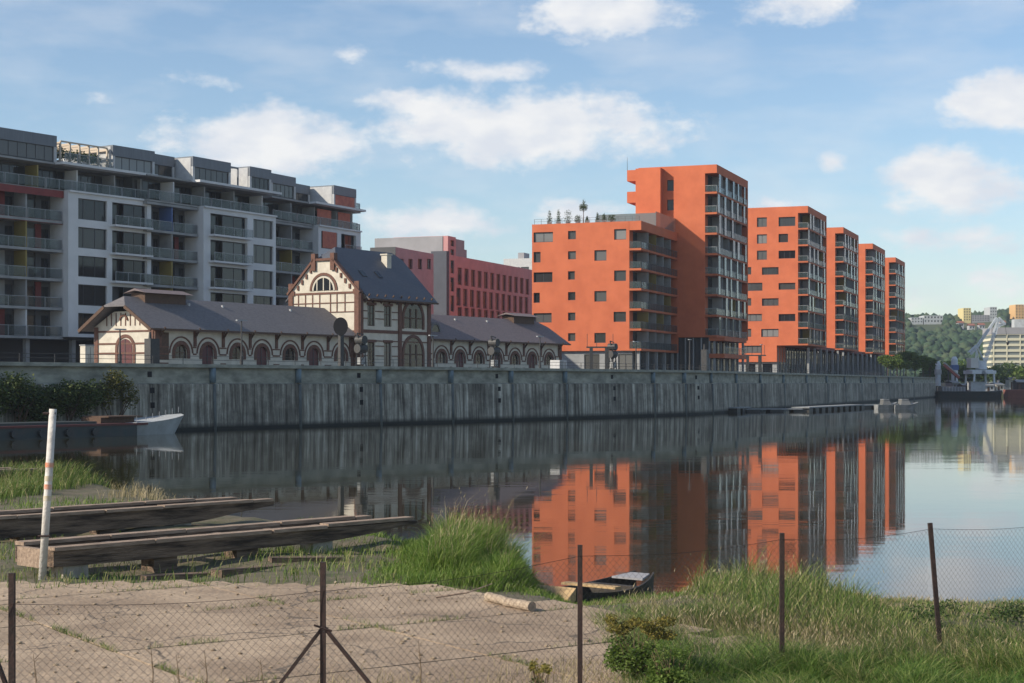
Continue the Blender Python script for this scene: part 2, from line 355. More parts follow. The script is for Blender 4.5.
# ivy and bushes that hang over the left end of the wall
def leaves(name, blobs, n, size, material, parent=None, origin=(0,0,0), up=.3):
    """leaf quads spread through the volume of several blobs (cx,cy,cz,rx,ry,rz)"""
    B = np.array(blobs, float); vol = B[:,3]*B[:,4]*B[:,5]; pick = rng.choice(len(B), n, p=vol/vol.sum()); b_ = B[pick]
    u = rng.normal(size=(n,3)); u /= np.linalg.norm(u, axis=1)[:,None]; rad = rng.random(n)**.45 * rng.uniform(.82,1.12,n)
    c = b_[:,:3] + u*rad[:,None]*b_[:,3:6]
    a = rng.normal(size=(n,3)); a /= np.linalg.norm(a, axis=1)[:,None]; a[:,2] *= .7
    w = np.cross(a, rng.normal(size=(n,3))); w /= np.linalg.norm(w, axis=1)[:,None]
    sz = size*rng.uniform(.6,1.4,n)[:,None]
    V = np.stack([c - a*sz, c + w*sz*.45, c + a*sz, c - w*sz*.45], 1).reshape(-1,3) - np.array(origin)
    return quads(name, V, n, material, parent)
def quads(name, V, n, material, parent=None, k=4):
    me = bpy.data.meshes.new(name); me.vertices.add(len(V)); me.vertices.foreach_set('co', V.astype(np.float32).ravel())
    me.loops.add(n*k); me.loops.foreach_set('vertex_index', np.arange(n*k, dtype=np.int32)); me.polygons.add(n)
    me.polygons.foreach_set('loop_start', np.arange(n, dtype=np.int32)*k); me.update(calc_edges=True); me.validate()
    me.materials.append(material); o = bpy.data.objects.new(name, me); col.objects.link(o); o.parent = parent; return o
leaf_dk = ramp_mat('dark_leaves', [(.03,.055,.016),(.06,.09,.025),(.11,.13,.035)], .7, transl=.2)
leaf_mid = ramp_mat('green_leaves', [(.025,.05,.015),(.05,.09,.02),(.09,.13,.03)], .7, transl=.25)
leaf_yel = ramp_mat('yellowing_leaves', [(.05,.07,.02),(.12,.12,.03),(.20,.17,.04)], .7, transl=.25)
shr = [(10,395,9,34,'largest dark shrub on the quay wall behind the stern of the moored barge'),(58,398,8,26,'dark ivy shrub hanging low down the quay wall behind the barge'),(108,388,4,22,'yellowing shrub growing from the quay wall above the bow of the barge')]
for (px, py, r, hh, lab) in shr:
    s = wall_s(px); p, d = wall_pt(s); D = p.y
    rx = 30/F*D if px < 100 else 18/F*D; zc = CAMZ + (HY-py)/F*D; rz = hh/F*D*.95
    cen = (p.x + d.y*.9, p.y - d.x*.9)
    blobs = [(cen[0]+d.x*rx*q*1.1, cen[1]+d.y*rx*q*1.1, zc + random.uniform(-.4,.5)*rz, rx*.6, rx*.5, rz*random.uniform(.5,.85)) for q in (-.7,-.3,.1,.5,.9)]
    t_ = empty('shrub', (cen[0], cen[1], 1.0), 0, lab, 'shrub')
    leaves('foliage', blobs, 5200 if px < 100 else 1500, .13, leaf_dk if px < 100 else leaf_yel, t_, (cen[0], cen[1], 1.0))
    m = MB()
    for q in range(5): m.tube((random.uniform(-.3,.3), random.uniform(-.2,.2), -.6), (random.uniform(-2,2)*.6, random.uniform(-.4,.4), 1+random.random()*1.3), .06, .02, 5)
    m.build('stem', timber, t_)

# near bank
SH = [(-60,60),(-30,56),(-16,54),(-12.2,51.5),(-9.5,46),(-7.5,41.5),(-5.0,38.6),(-3.4,37.2),(-1.6,34.5),(0.3,30.4),(0.9,28.0),(2.0,28.2),(3.0,29.0),(4.2,28.8),(6,27.6),(8.5,26.9),(14,26.6),(30,25),(70,22)]
SX, SY = zip(*SH)
_lat = np.random.default_rng(3).random((64,64))
def vn(x, y, s, o_=0):
    """smooth value noise 0..1"""
    u, v = np.asarray(x)*s + 17.3 + o_*7.7, np.asarray(y)*s + 5.1 + o_*3.3; i, j = np.floor(u).astype(int), np.floor(v).astype(int); f, g = u-i, v-j; f = f*f*(3-2*f); g = g*g*(3-2*g)
    a, b_, c, d_ = _lat[i%64,j%64], _lat[(i+1)%64,j%64], _lat[i%64,(j+1)%64], _lat[(i+1)%64,(j+1)%64]
    return (a*(1-f)+b_*f)*(1-g) + (c*(1-f)+d_*f)*g
def gz(x, y):
    d = np.interp(x, SX, SY) - y + .7*(vn(x, y*0, .9, 5)-.5)
    wd = np.interp(x, [-4, 0, 5, 9], [3.0, 7.0, 7.0, 5.0])
    e = np.clip(d/wd, 0, 1); z = .62*e*e*(3-2*e)
    z = z + np.where(d < 0, np.maximum(d*.35, -1.5), 0)
    return z + .04*np.sin(x*1.3+y*.7)*np.clip(d,0,1) + .03*np.sin(x*.5-y*1.9)*np.clip(d,0,1)
NX, NY = 170, 150
gx = np.concatenate([np.linspace(-60,-17,20), np.linspace(-16.5,16.5,130), np.linspace(18,60,20)]); gy = np.concatenate([np.linspace(-40,8,14), np.linspace(9,36,96), np.linspace(36.8,66,40)])
X, Y = np.meshgrid(gx, gy); Z = gz(X, Y); Z += np.where(Y > 8, .02*np.sin(X*7.1+Y*5)*np.sin(Y*6.3-X*3), 0)
V = np.stack([X,Y,Z],-1).reshape(-1,3); nx, ny = len(gx), len(gy)
me = bpy.data.meshes.new('river_bank'); me.from_pydata(V.tolist(), [], [(j*nx+i, j*nx+i+1, (j+1)*nx+i+1, (j+1)*nx+i) for j in range(ny-1) for i in range(nx-1)])
soil = mat('bank_soil', (.16,.125,.08), .95, (.07,.075,.03), 1.6, .6, 14)
me.materials.append(soil); me.shade_smooth(); o = bpy.data.objects.new('river_bank', me); col.objects.link(o); tag(o, kind='structure')

# concrete apron of worn slabs
conc = mat('worn_concrete', (.47,.35,.235), .92, (.30,.215,.14), .6, .6, 14, detail=12, lo=.40, hi=.62)
n, l = conc.node_tree.nodes, conc.node_tree.links
vo = n.new('ShaderNodeTexVoronoi'); vo.feature = 'DISTANCE_TO_EDGE'; vo.inputs['Scale'].default_value = .45; tcn = n.new('ShaderNodeTexCoord')
dn = n.new('ShaderNodeTexNoise'); dn.inputs['Scale'].default_value = 1.2; dn.inputs['Detail'].default_value = 6; l.new(tcn.outputs['Object'], dn.inputs[0])
ad = n.new('ShaderNodeVectorMath'); ad.operation = 'ADD'; l.new(tcn.outputs['Object'], ad.inputs[0]); l.new(dn.outputs['Color'], ad.inputs[1]); l.new(ad.outputs[0], vo.inputs['Vector'])
rr = n.new('ShaderNodeMapRange'); rr.inputs[1].default_value = .0; rr.inputs[2].default_value = .012; l.new(vo.outputs[0], rr.inputs[0])
sp1 = n.new('ShaderNodeTexNoise'); sp1.inputs['Scale'].default_value = 22; sp1.inputs['Detail'].default_value = 8; sp1.inputs['Roughness'].default_value = .8; l.new(tcn.outputs['Object'], sp1.inputs[0])
sr = n.new('ShaderNodeMapRange'); sr.inputs[1].default_value = .36; sr.inputs[2].default_value = .62; sr.inputs[3].default_value = .66; sr.inputs[4].default_value = 1.1; l.new(sp1.outputs[0], sr.inputs[0])
old = n['Principled BSDF'].inputs['Base Color'].links[0].from_socket
mm = n.new('ShaderNodeMix'); mm.data_type = 'RGBA'; mm.blend_type = 'MULTIPLY'; mm.inputs[0].default_value = 1; l.new(old, mm.inputs[6]); l.new(sr.outputs[0], mm.inputs[7])
mc = n.new('ShaderNodeMix'); mc.data_type = 'RGBA'; mc.inputs[6].default_value = (.09,.07,.05,1); l.new(rr.outputs[0], mc.inputs[0]); l.new(mm.outputs[2], mc.inputs[7]); l.new(mc.outputs[2], n['Principled BSDF'].inputs['Base Color'])
ap = MB(); js = MB(); ang = R(34); ca, sa = math.cos(ang), math.sin(ang); JOINTS = []
def apron_in(x, y): return y < 24.1 - .05*abs(x+6) - max(0, x+1.0)*1.35 and x < 3.0 and x > -14
for i in range(-8, 12):
    for j in range(-2, 14):
        u0, v0, lu, lv = i*3.2, j*2.45, 3.2, 2.45
        cxs, cys = (u0+1.6)*ca - (v0+1.22)*sa, (u0+1.6)*sa + (v0+1.22)*ca
        corners = []
        g = .016
        dz = random.uniform(-.004,.004)
        # split slabs into small cells so that the ragged edge of the apron can follow the grass
        for a in range(8):
            for c in range(6):
                ua, ub = u0+g+(lu-2*g)*a/8, u0+g+(lu-2*g)*(a+1)/8; va, vb = v0+g+(lv-2*g)*c/6, v0+g+(lv-2*g)*(c+1)/6
                um, vm = (ua+ub)/2, (va+vb)/2; wx, wy = um*ca - vm*sa, um*sa + vm*ca
                if not apron_in(wx + .25*noise.noise((wx*1.3, wy*1.3, 0)), wy + .3*noise.noise((wx, wy, 4))): continue
                q = [(ua,va),(ub,va),(ub,vb),(ua,vb)]; w0, w1, v0_, v1_ = (g*1.2 if a == 0 else 0), (g*1.2 if a == 7 else 0), (g*1.2 if c == 0 else 0), (g*1.2 if c == 5 else 0)
                js.add([(p*ca - r*sa, p*sa + r*ca, .689) for p, r in ((ua-w0,va-v0_),(ub+w1,va-v0_),(ub+w1,vb+v1_),(ua-w0,vb+v1_))], [(0,1,2,3)])
                ap.add([(p*ca - r*sa, p*sa + r*ca, .70+dz) for p, r in q] + [(p*ca - r*sa, p*sa + r*ca, .56) for p, r in q],
                       [(0,1,2,3)] + ([(0,4,5,1)] if c == 0 else []) + ([(2,6,7,3)] if c == 5 else []) + ([(1,5,6,2)] if a == 7 else []) + ([(3,7,4,0)] if a == 0 else []))
                if (a == 0 or c == 0): JOINTS.append((ua*ca - va*sa, ua*sa + va*ca, a == 0))
tag(js.build('joint_soil', mat('joint_dirt', (.05,.04,.026), .95, (.08,.07,.035), 8), recalc=False), kind='structure')
tag(ap.build('concrete_apron', conc, recalc=False), kind='structure')

# far bank and wooded hill
fb = MB(); fb.add([(108,424,1.3),(1400,424,1.3),(1400,1500,1.3),(108,1500,1.3)], [(0,1,2,3)]).add([(108,424,-1),(1400,424,-1),(1400,424,1.3),(108,424,1.3)], [(0,1,2,3)])
tag(fb.build('far_bank', mat('bank_earth', (.14,.13,.09), .95, (.08,.10,.05), .05)), kind='structure')
def hz(x, y):
    e = np.clip((y-720)/480, 0, 1); e = e*e*(3-2*e)
    prof_ = np.interp(x, [60,250,330,400,470,560,900,1400], [44,46,49,53,55,54,52,42])
    return 1.4 + e*prof_ + e*2.2*np.sin(x*.035+.6)+ e*1.5*np.sin(y*.03+x*.02)
hx = np.linspace(-100,1400,90); hy = np.linspace(700,1480,60); X, Y = np.meshgrid(hx, hy); Z = hz(X, Y)
V = np.stack([X,Y,Z],-1).reshape(-1,3); nx = len(hx)
me = bpy.data.meshes.new('hill'); me.from_pydata(V.tolist(), [], [(j*nx+i, j*nx+i+1, (j+1)*nx+i+1, (j+1)*nx+i) for j in range(59) for i in range(nx-1)])
me.materials.append(mat('hill_ground', (.05,.075,.03), .95, (.09,.10,.05), .02)); me.shade_smooth(); o = bpy.data.objects.new('hill', me); col.objects.link(o); tag(o, kind='structure')
crown_m = ramp_mat('wood_crowns', [(.022,.05,.026),(.034,.066,.032),(.048,.08,.038),(.07,.092,.045)], .9)
nn = crown_m.node_tree.nodes; ll = crown_m.node_tree.links
bm0 = bmesh.new(); bmesh.ops.create_icosphere(bm0, subdivisions=1, radius=1); iv = np.array([v.co[:] for v in bm0.verts]); fi = np.array([[v.index for v in f.verts] for f in bm0.faces]); bm0.free()
NC = 15000; cx_ = rng.uniform(120, 640, NC); cy_ = rng.uniform(700, 1240, NC); cpx = CX + F*cx_/cy_; keep = (cx_ < cy_*.42) & ~((((cpx > 909) & (cpx < 946)) | ((cpx > 960) & (cpx < 999)) | (cpx > 1012)) & (cy_ > 1035) & (cy_ < 1118)); cx_, cy_ = cx_[keep], cy_[keep]; NC = len(cx_)
rr_ = rng.uniform(1.4,3.4,NC); cz_ = hz(cx_, cy_) + rr_*.7
jit = 1 + .28*rng.normal(size=(NC, len(iv), 1)).clip(-1.5,1.5)
V = (iv[None]*jit*rr_[:,None,None]*np.array([1,1,.95])) + np.stack([cx_,cy_,cz_],-1)[:,None]
T = (fi[None] + (np.arange(NC)*len(iv))[:,None,None]).reshape(-1,3)
me = bpy.data.meshes.new('woodland'); V = V.reshape(-1,3); me.vertices.add(len(V)); me.vertices.foreach_set('co', V.astype(np.float32).ravel()); me.loops.add(T.size); me.loops.foreach_set('vertex_index', T.astype(np.int32).ravel())
me.polygons.add(len(T)); me.polygons.foreach_set('loop_start', np.arange(len(T), dtype=np.int32)*3); me.update(calc_edges=True)
me.materials.append(crown_m); o = bpy.data.objects.new('woodland', me); col.objects.link(o); tag(o, 'dense green wood covering the hill beyond the river', 'wood', kind='stuff')
# ------------------------------------------------------------------ grey apartment row on the left
ZF = [8.6, 11.72, 14.84, 17.96, 21.08, 24.2]; ZTOP = 30.2
def rail(parent, M, a0, a1, z, d=0.0, gl=railglass, h=1.05):
    r = MB().mbox(M, a0, a1, d, d+.05, z+h, z+h+.05)
    k = max(1, int((a1-a0)/1.6))
    for i in range(k+1):
        c = a0+.03 + (a1-a0-.06)*i/k; r.mbox(M, c-.025, c+.025, d+.003, d+.047, z, z+h)
    o = r.build('railing', frame_lt if gl is railglass else iron, parent)
    MB().mbox(M, a0+.06, a1-.06, d+.018, d+.032, z+.08, z+h-.003).build('glass_panel', gl, o)
def apartments(fr, name_label, secs, pents, x_end, x_start=0.0, depth=15):
    root = empty('apartment_building', (*fr.loc(), 0), fr.rz, name_label, 'apartment building', 'grey apartment buildings behind the brick halls')
    B = lambda mb, nm, mt: mb.build(nm, mt, root)
    # body behind the balconies
    B(MB().box(x_start, x_end, 1.9, depth, 8.3, 27.1), 'wall', greyr)
    B(MB().box(x_start+.02, x_end-.02, 3.2, depth-.1, QZ-.3, 8.3), 'ground_floor_wall', frame_dk)
    q = x_start + 1.0
    while q < x_end: B(MB().box(q, q+.5, .6, 1.1, QZ-.3, 8.3), 'column', slabg); q += 6.3
    M0 = side(1.9)
    def glazing(a0, a1, z, h=2.3, y=1.9, fr_=frame_dk, k=None):
        k = k or max(2, round((a1-a0)/1.1)); window(root, side(y-.12), a0, a1, z, z+h, fr_, pane_dk, [i/k for i in range(1,k)], d=0, fw=.07)
    rnd = random.Random(int(fr.o[0]*10))
    for (kind, a0, a1) in secs:
        if kind == 'dark':
            ncell = max(1, round((a1-a0)/5.2)); cw = (a1-a0)/ncell
            for k, z in enumerate(ZF):
                B(MB().box(a0+.02, a1-.02, -.25, 1.9, z-.28, z), 'balcony_slab', slabg)
                if k == 5: continue
                for c in range(ncell):
                    b0, b1 = a0 + c*cw, a0 + (c+1)*cw
                    rail(root, side(-.2), b0+.1, b1-.1, z, gl=railglass)
                    glazing(b0+.35, b0+cw*.56, z+.03); glazing(b0+cw*.72, b1-.3, z+.03)
                    pm = rnd.choice([greyr, greyr, redpaint, redpaint, slabg])
                    B(MB().box(b0+cw*.56, b0+cw*.72, 1.7, 1.9, z, z+2.8), 'wall_panel', pm)
                    if c: B(MB().box(b0-.09, b0+.09, -.1, 1.78, z, z+2.83), 'partition', rnd.choice([slabg, slabg, slabg, whiter, yellowp, bluep]))
            if a0 < 3 and fr.o[0] < -50:
                B(MB().box(a0, a1, -.34, -.254, 23.6, 24.35), 'spandrel', redpaint); B(MB().box(a0, a1, -.14, -.05, 20.75, 21.12), 'spandrel', redpaint)
        else:
            holes = []; spec = []
            cells = a1
        if kind == 'white':
            a0, a1, cols = a0, a1[0], a1[1]
            for (w0, w1, tp) in cols:
                for z in ZF[:-1]:
                    holes.append((w0, w1, z+.35 if tp == 'win' else z+.12, z+2.62)); spec.append((w0, w1, tp, z))
            m = MB(); wall_holes(m, side(-1.0), a0, a1, ZF[0]-.0, 24.25, holes, .4)
            m.add([(a0,-1,8.6),(a0,1.9,8.6),(a0,1.9,24.25),(a0,-1,24.25)], [(0,1,2,3)]); m.add([(a1,-1,8.6),(a1,1.9,8.6),(a1,1.9,24.25),(a1,-1,24.25)], [(3,2,1,0)])
            m.add([(a0,-1,24.25),(a1,-1,24.25),(a1,1.9,24.25),(a0,1.9,24.25)], [(0,1,2,3)]); m.add([(a0,-1,8.6),(a1,-1,8.6),(a1,1.9,8.6),(a0,1.9,8.6)], [(3,2,1,0)])
            m.build('facade_panel', whiter, root, recalc=False)
            for (w0, w1, tp, z) in spec:
                if tp == 'win': window(root, side(-1), w0, w1, z+.35, z+2.62, frame_dk, pane_or if w1 > 18 and fr.t < R(28) else pane, (.22,.62) if w1-w0 > 3.4 else (.5,), d=.25)
                else:
                    B(MB().box(w0-.3, w1+.1, -1.9, .2, z-.12, z+.1), 'balcony_slab', whiter)
                    rail(root, side(-1.85), w0-.25, w1+.05, z+.1, h=.95)
                    window(root, side(-.1), w0, w0+(w1-w0)*.35, z+.12, z+2.62, frame_dk, pane_dk, (), d=0)
                    window(root, side(-.6), w0+(w1-w0)*.38, w1, z+.12, z+2.62, frame_dk, pane_or if fr.t < R(28) else pane_dk, (.5,), d=0)
    # balcony floor above the frames and the roof slab
    for kind, a0, a1 in secs:
        w_ = kind == 'white'; a1 = a1[0] if w_ else a1
        B(MB().box(a0, a1, -1.25 if w_ else -.3, 1.9, 24.252, 24.45), 'terrace_slab', whiter if w_ else slabg)
        B(MB().box(a0-(1.2 if w_ else 0), a1+(.6 if w_ else 0), -1.5 if w_ else -.35, -.1 if w_ else 1.9, 27.105, 27.38 if w_ else 27.3), 'roof_slab', whiter if w_ else slabg)
    q = x_start
    while q < x_end - 2:
        e = min(q+5.4, x_end); rail(root, side(-.55), q+.05, e-.05, 24.45); glazing(q+.5, e-.9, 24.5, 2.3)
        B(MB().box(e-.8, e-.62, -.1, 1.85, 24.45, 26.85), 'partition', rnd.choice([whiter, slabg, slabg, slabg, yellowp])); q += 5.4
    B(MB().box(x_start, x_end, -.09, depth, 27.1, 27.375), 'roof_slab', slabg)
    # penthouses: zinc band over a strip of tall windows
    for (a0, a1, y0) in pents:
        B(MB().box(a0, a1, y0, y0+9, 29.0, ZTOP), 'penthouse_wall', cladd)
        B(MB().box(a0, a0+.35, y0+.02, y0+8.9, 27.38, 29.0).box(a1-.35, a1, y0+.02, y0+8.9, 27.38, 29.0).box(a0+.4, a1-.4, y0+1.5, y0+8.8, 27.38, 29.0), 'penthouse_side', palecl)
        MB().box(a0-.06, a0-.003, y0+.3, y0+8.7, 27.45, ZTOP-.15).build('side_cladding', palecl, root)
        k = max(2, round((a1-a0)/1.2)); window(root, side(y0+.15), a0+.36, a1-.36, 27.4, 29.0, frame_dk, pane, [i/k for i in range(1,k)], d=0, fw=.07)
    return root, B
f1 = Fr(-53.35, 171.8, 34); f2 = Fr(-41.55, 186.8, 30); f3 = Fr(-30.75, 209.0, 27)
S = f1.s; e1 = S(145)
a1r, B1 = apartments(f1, 'grey apartment building at the left edge with red bands and a planted pergola terrace',
    [('dark', -16, S(62)-.05), ('white', S(62), (e1, [(S(72), S(101), 'win'), (S(106), S(141), 'balc')]))], [(-16, S(55), -.3), (S(111), S(153), -.3)], e1, -16)
pg = MB()
for i in range(6):
    c = S(62)+ (S(109)-S(62))*i/5
    pg.box(c-.09, c+.09, .2, .38, 27.38, 29.5+.0).box(c-.09, c+.09, .2, 6.5, 29.5, 29.75)
pg.box(S(62), S(109), .2, .4, 29.753, 29.9).box(S(62), S(109), 3.2, 3.4, 29.753, 29.9)
pg.build('pergola', mat('pale_timber', (.55,.45,.34), .7), a1r)
rail(a1r, side(-.8), S(60), S(109), 27.38)
for px in (66, 76, 85, 93, 100):
    c = S(px); gx_, gy_ = f1.loc(c, 1.0)
    tt = empty('potted_shrub', (gx_, gy_, 27.38), 0, {66:'dark green potted shrub farthest left on the pergola roof terrace',76:'low green potted shrub, second from the left under the roof pergola',85:'yellow green potted shrub in the middle of the pergola terrace',93:'tall pale green potted shrub, second from the right under the pergola',100:'round green potted shrub beside the pale penthouse wall'}[px], 'shrub', 'potted shrubs on the roof terraces')
    h = random.uniform(.55,.85)
    leaves('foliage', [(gx_,gy_,27.9+h,.9,.7,h)], 420, .13, leaf_mid, tt, (gx_,gy_,27.38)); MB().tube((0,0,0),(0,0,.45),.3,.36,10).build('pot', brick, tt)
S = f2.s; e2 = S(269.5)
a2r, B2 = apartments(f2, 'middle one of the three grey apartment buildings, rising behind the long slate hall roof',
    [('dark', .05, S(197)-.05), ('white', S(197), (e2, [(S(204), S(241), 'balc'), (S(247), S(267), 'win')]))], [(S(153), S(189), 2.2), (S(191), S(229), -.3), (S(248), e2, -.3)], e2)
m = MB(); c0, c1 = S(230), S(240)
m.box(c0,c0+.15,.2,.35,27.38,29.9).box(c1-.15,c1,.2,.35,27.38,29.9).box(c0+.15,c1-.15,.2,.35,29.7,29.9); m.build('roof_frame', cladd, a2r)
S = f3.s; e3 = S(354.5)
a3r, B3 = apartments(f3, 'grey apartment building at the right end of the row with an orange end wall',
    [('dark', .05, S(312)-.05), ('white', S(312), (e3, [(S(315), S(331), 'win'), (S(335), S(350), 'balc')]))], [(0.03, S(294), -.3), (S(296), S(330), 3.2), (S(332), e3, -.3)], e3)
for a_, b_, z0_, z1_ in ((S(334), S(353), 27.5, 28.95), (S(316), S(330), 21.5, 23.7), (S(337), S(349), 24.6, 26.7), (S(316), S(330), 24.6, 26.7)):
    MB().box(a_, b_, -1.06 if z0_ < 24 else (-.25 if z0_ > 27 else -.2), -1.01 if z0_ < 24 else (-.2 if z0_ > 27 else -.15), z0_, z1_).build('orange_reflection_panel', terra, a3r)  # orange window reflections and coloured panels laid on as coloured sheets
for z in (27.1, 24.25, 21.08):
    B3(MB().box(e3, e3+1.9, .2, 5.5, z, z+.25), 'balcony_slab', slabg)
    rail(a3r, side(.25), e3+.02, e3+1.85, z+.25); rail(a3r, front(e3+1.8), .3, 5.4, z+.25)
MB().box(e3+.003, e3+.2, 2, 12, 8.3, 30).build('end_wall', orange_dk, a3r)
f0 = Fr(-37.9, 203, 28)

# ------------------------------------------------------------------ brick halls and the gabled house
H = Fr(-32.9, 152.0, 33)
EV, RG, HW = 8.85, 11.45, 8.0
XR0, XR1, XE = H.s(359.5,-.8), H.s(430,-.8), H.s(561)
def brick_hall(x0, x1, label, arches, gable_left, vent):
    root = empty('brick_hall', (*H.loc(x0), 0), H.rz, label, 'brick hall', 'low brick halls on the quay'); L = x1-x0
    B = lambda mb, nm, mt, par=root: mb.build(nm, mt, par)
    holes = []; sd = side(0)
    m = MB(); hs = [(c-x0-.8, c-x0+.8, (5.9 if tp == 'w' else QZ-.1), 7.2) for c, tp in arches]
    wall_holes(m, sd, 0, L, QZ-.3, EV, hs, .3)
    m.add([(0,0,QZ-.3),(0,HW,QZ-.3),(0,HW,EV),(0,0,EV)], [(3,2,1,0)]).add([(L,0,QZ-.3),(L,HW,QZ-.3),(L,HW,EV),(L,0,EV)], [(0,1,2,3)]).add([(0,HW,QZ-.3),(L,HW,QZ-.3),(L,HW,EV),(0,HW,EV)], [(0,1,2,3)])
    for gx2 in (0, L): m.add([(gx2,0,EV),(gx2,HW,EV),(gx2,HW/2+1.3,RG-1.15),(gx2,HW/2-1.3,RG-1.15)], [(0,1,2,3)])
    B(m, 'wall', cream)
    tr = MB(); d0 = -.07
    for c, tp in arches:
        c -= x0
        B(MB().arch(sd, c, 6.4, 1.62, 0.0, .36, d0, -.002, 14, legs=False), 'arch_surround', brick); B(MB().arch(sd, c, 6.4, 2.9, 0.0, .13, d0-.02, -.004, 16, legs=False), 'arch_moulding', brick)
        tr.mbox(sd, c-1.17, c-.81, d0, -.002, 5.9, 6.395).mbox(sd, c+.81, c+1.17, d0, -.002, 5.9, 6.395)
    prev = 0.0
    ed = sorted([c-x0 for c, _ in arches])
    cuts = [0.0] + [v for c in ed for v in (c-1.6, c+1.6)] + [L]
    for i in range(0, len(cuts), 2):
        if cuts[i+1]-cuts[i] > .2: tr.mbox(sd, cuts[i], cuts[i+1], d0+.01, -.002, 6.9, 7.02).mbox(sd, cuts[i], cuts[i+1], d0+.01, -.002, 6.25, 6.39)
        if cuts[i+1]-cuts[i] > .5: tr.mbox(sd, cuts[i]+.12, cuts[i+1]-.12, -.1, -.002, QZ-.2, QZ+.45)
    tr.mbox(sd, -.06, .45, d0-.03, -.002, QZ-.2, EV-.02).mbox(sd, L-.45, L+.06, d0-.03, -.002, QZ-.2, EV-.02)
    br = MB(); mid = [0.6] + [(a+b_)/2 for a, b_ in zip(ed, ed[1:])] + [L-.6]
    for c in mid:
        tr.mbox(sd, c-.16, c+.16, -.13, -.003, 7.05, EV-.05)
        br.beam((c, -.1, EV-.95), (c, -.75, EV-.1), .14, .14)
    B(tr, 'brick_trim', brick); B(br, 'eave_bracket', timber)
    for c, tp in arches:
        c -= x0
        if tp == 'w':
            w = MB().arch(sd, c, 5.9, 1.6, .5, .0, .16, .2, filled=True); wo_ = B(MB().arch(sd, c, 5.91, 1.4, .49, .1, .1, .155).mbox(sd, c-.04, c+.04, .11, .15, 5.95, 7.05).mbox(sd, c-.68, c+.68, .113, .147, 6.42, 6.49), 'window', timber); B(w, 'pane', pane_dk, wo_)
        else:
            dd = B(MB().arch(sd, c, QZ-.1, 1.6, 1.45, .0, .12, .2, filled=True), 'door', doorred); B(MB().mbox(sd, c-.03, c+.03, .08, .118, QZ, 7.3), 'door_rail', frame_dk, dd)
        # wall fill in the corners of the arched opening
        f = MB()
        for sgn in (-1, 1):
            ps = [(c+sgn*.62, 7.2-.62)] + [(c+sgn*.6*math.cos(t), 6.66+.6*math.sin(t)) for t in [math.pi/2*i/6 for i in range(7)]] + [(c+sgn*.62, 7.26)]
        tr2 = None
    # gable end trim
    if gable_left:
        B(MB().mbox(sd, .46, 1.75, -.05, -.001, 5.75, 8.3), 'brick_pier', timber)
        fm = front(0); g = MB()
        for zz in (6.3, 7.2, 8.35): g.mbox(fm, .05, HW-.05, -.06, -.002, zz, zz+.16)
        g.arch(fm, HW/2-.2, QZ-.1, 2.0, 1.9, .3, -.08, -.003)
        for q in (.12, HW-.6): g.mbox(fm, q, q+.48, -.1, -.004, QZ-.2, EV)
        q = 1.3
        while q < HW-1.2:
            top = min(RG-1.2, EV + (min(q, HW-q))*(RG-EV)/(HW/2)); g.mbox(fm, q-.05, q+.05, -.05, -.003, EV+.1, top-.1); q += .62
        g.arch(fm, HW/2-.0, 8.95, .8, .5, .16, -.12, -.004, 16, legs=False)
        B(g, 'gable_trim', brick)
        dd = B(MB().arch(fm, HW/2-.2, QZ-.1, 1.75, 1.9, 0, -.045, -.012, filled=True), 'door', doorred); B(MB().mbox(fm, HW/2-.24, HW/2-.16, -.07, -.05, QZ, 7.7), 'door_rail', frame_dk, dd)
    # roof with clipped gable
    ov, oe = .75, 1.2; sl = (RG-EV)/(HW/2); ze = EV - ov*sl + .12; xa, xb = -oe, L+oe*.9; t_ = .16; rz_ = RG+.12
    if not gable_left: xa = .02
    if x1 < XR0 + 1: xb = L - .02
    m = MB(); cl = 1.5; hip = 1.2
    A_ = [(xa,-ov,ze),(xb,-ov,ze)]; Bk = [(xa,HW+ov,ze),(xb,HW+ov,ze)]
    if gable_left:
        r0 = (xa+hip, HW/2, rz_); cA, cB = (xa, HW/2-cl*.9, rz_-cl*.9*sl), (xa, HW/2+cl*.9, rz_-cl*.9*sl)
    else: r0 = (xa, HW/2, rz_)
    hr = xb > L
    if hr: r1 = (xb-hip, HW/2, rz_); dA, dB = (xb, HW/2-cl*.9, rz_-cl*.9*sl), (xb, HW/2+cl*.9, rz_-cl*.9*sl)
    else: r1 = (xb, HW/2, rz_)
    f_ = [A_[0], A_[1]] + ([dA] if hr else []) + [r1, r0] + ([cA] if gable_left else [])
    b2 = [Bk[0], Bk[1]] + ([dB] if hr else []) + [r1, r0] + ([cB] if gable_left else [])
    m.poly(f_, (0,0,t_)).poly(b2, (0,0,t_))
    if gable_left: m.poly([cA, r0, cB], (0,0,t_))
    if hr: m.poly([dA, r1, dB], (0,0,t_))
    rf = B(m, 'roof', slate if gable_left else slate_br)
    B(MB().mbox(sd, xa, xb, -ov-.12, -ov, ze-.02, ze+.14), 'gutter', timber, rf)
    if gable_left:
        for sgn in (0, 1):
            y0_ = -ov if sgn == 0 else HW+ov; y1_ = HW/2 - cl*.9 if sgn == 0 else HW/2+cl*.9
            B(MB().beam((xa-.05, y0_, ze-.02), (xa-.05, y1_, rz_-cl*.9*sl-.02), .12, .3), 'barge_board', timber, rf)
    v0, v1 = vent
    vt = MB().box(v0, v1, HW/2-.9, HW/2+.9, rz_-.5, rz_+.55); B(vt, 'ridge_vent', timber, rf)
    vr = MB(); vr.poly([(v0-.5,HW/2-1.5,rz_+.5),(v0-.5,HW/2,rz_+.95),(v0-.5,HW/2+1.5,rz_+.5),(v0-.5,HW/2,rz_+.75)], (v1-v0+1.0,0,0)); B(vr, 'vent_roof', slate_br, rf)
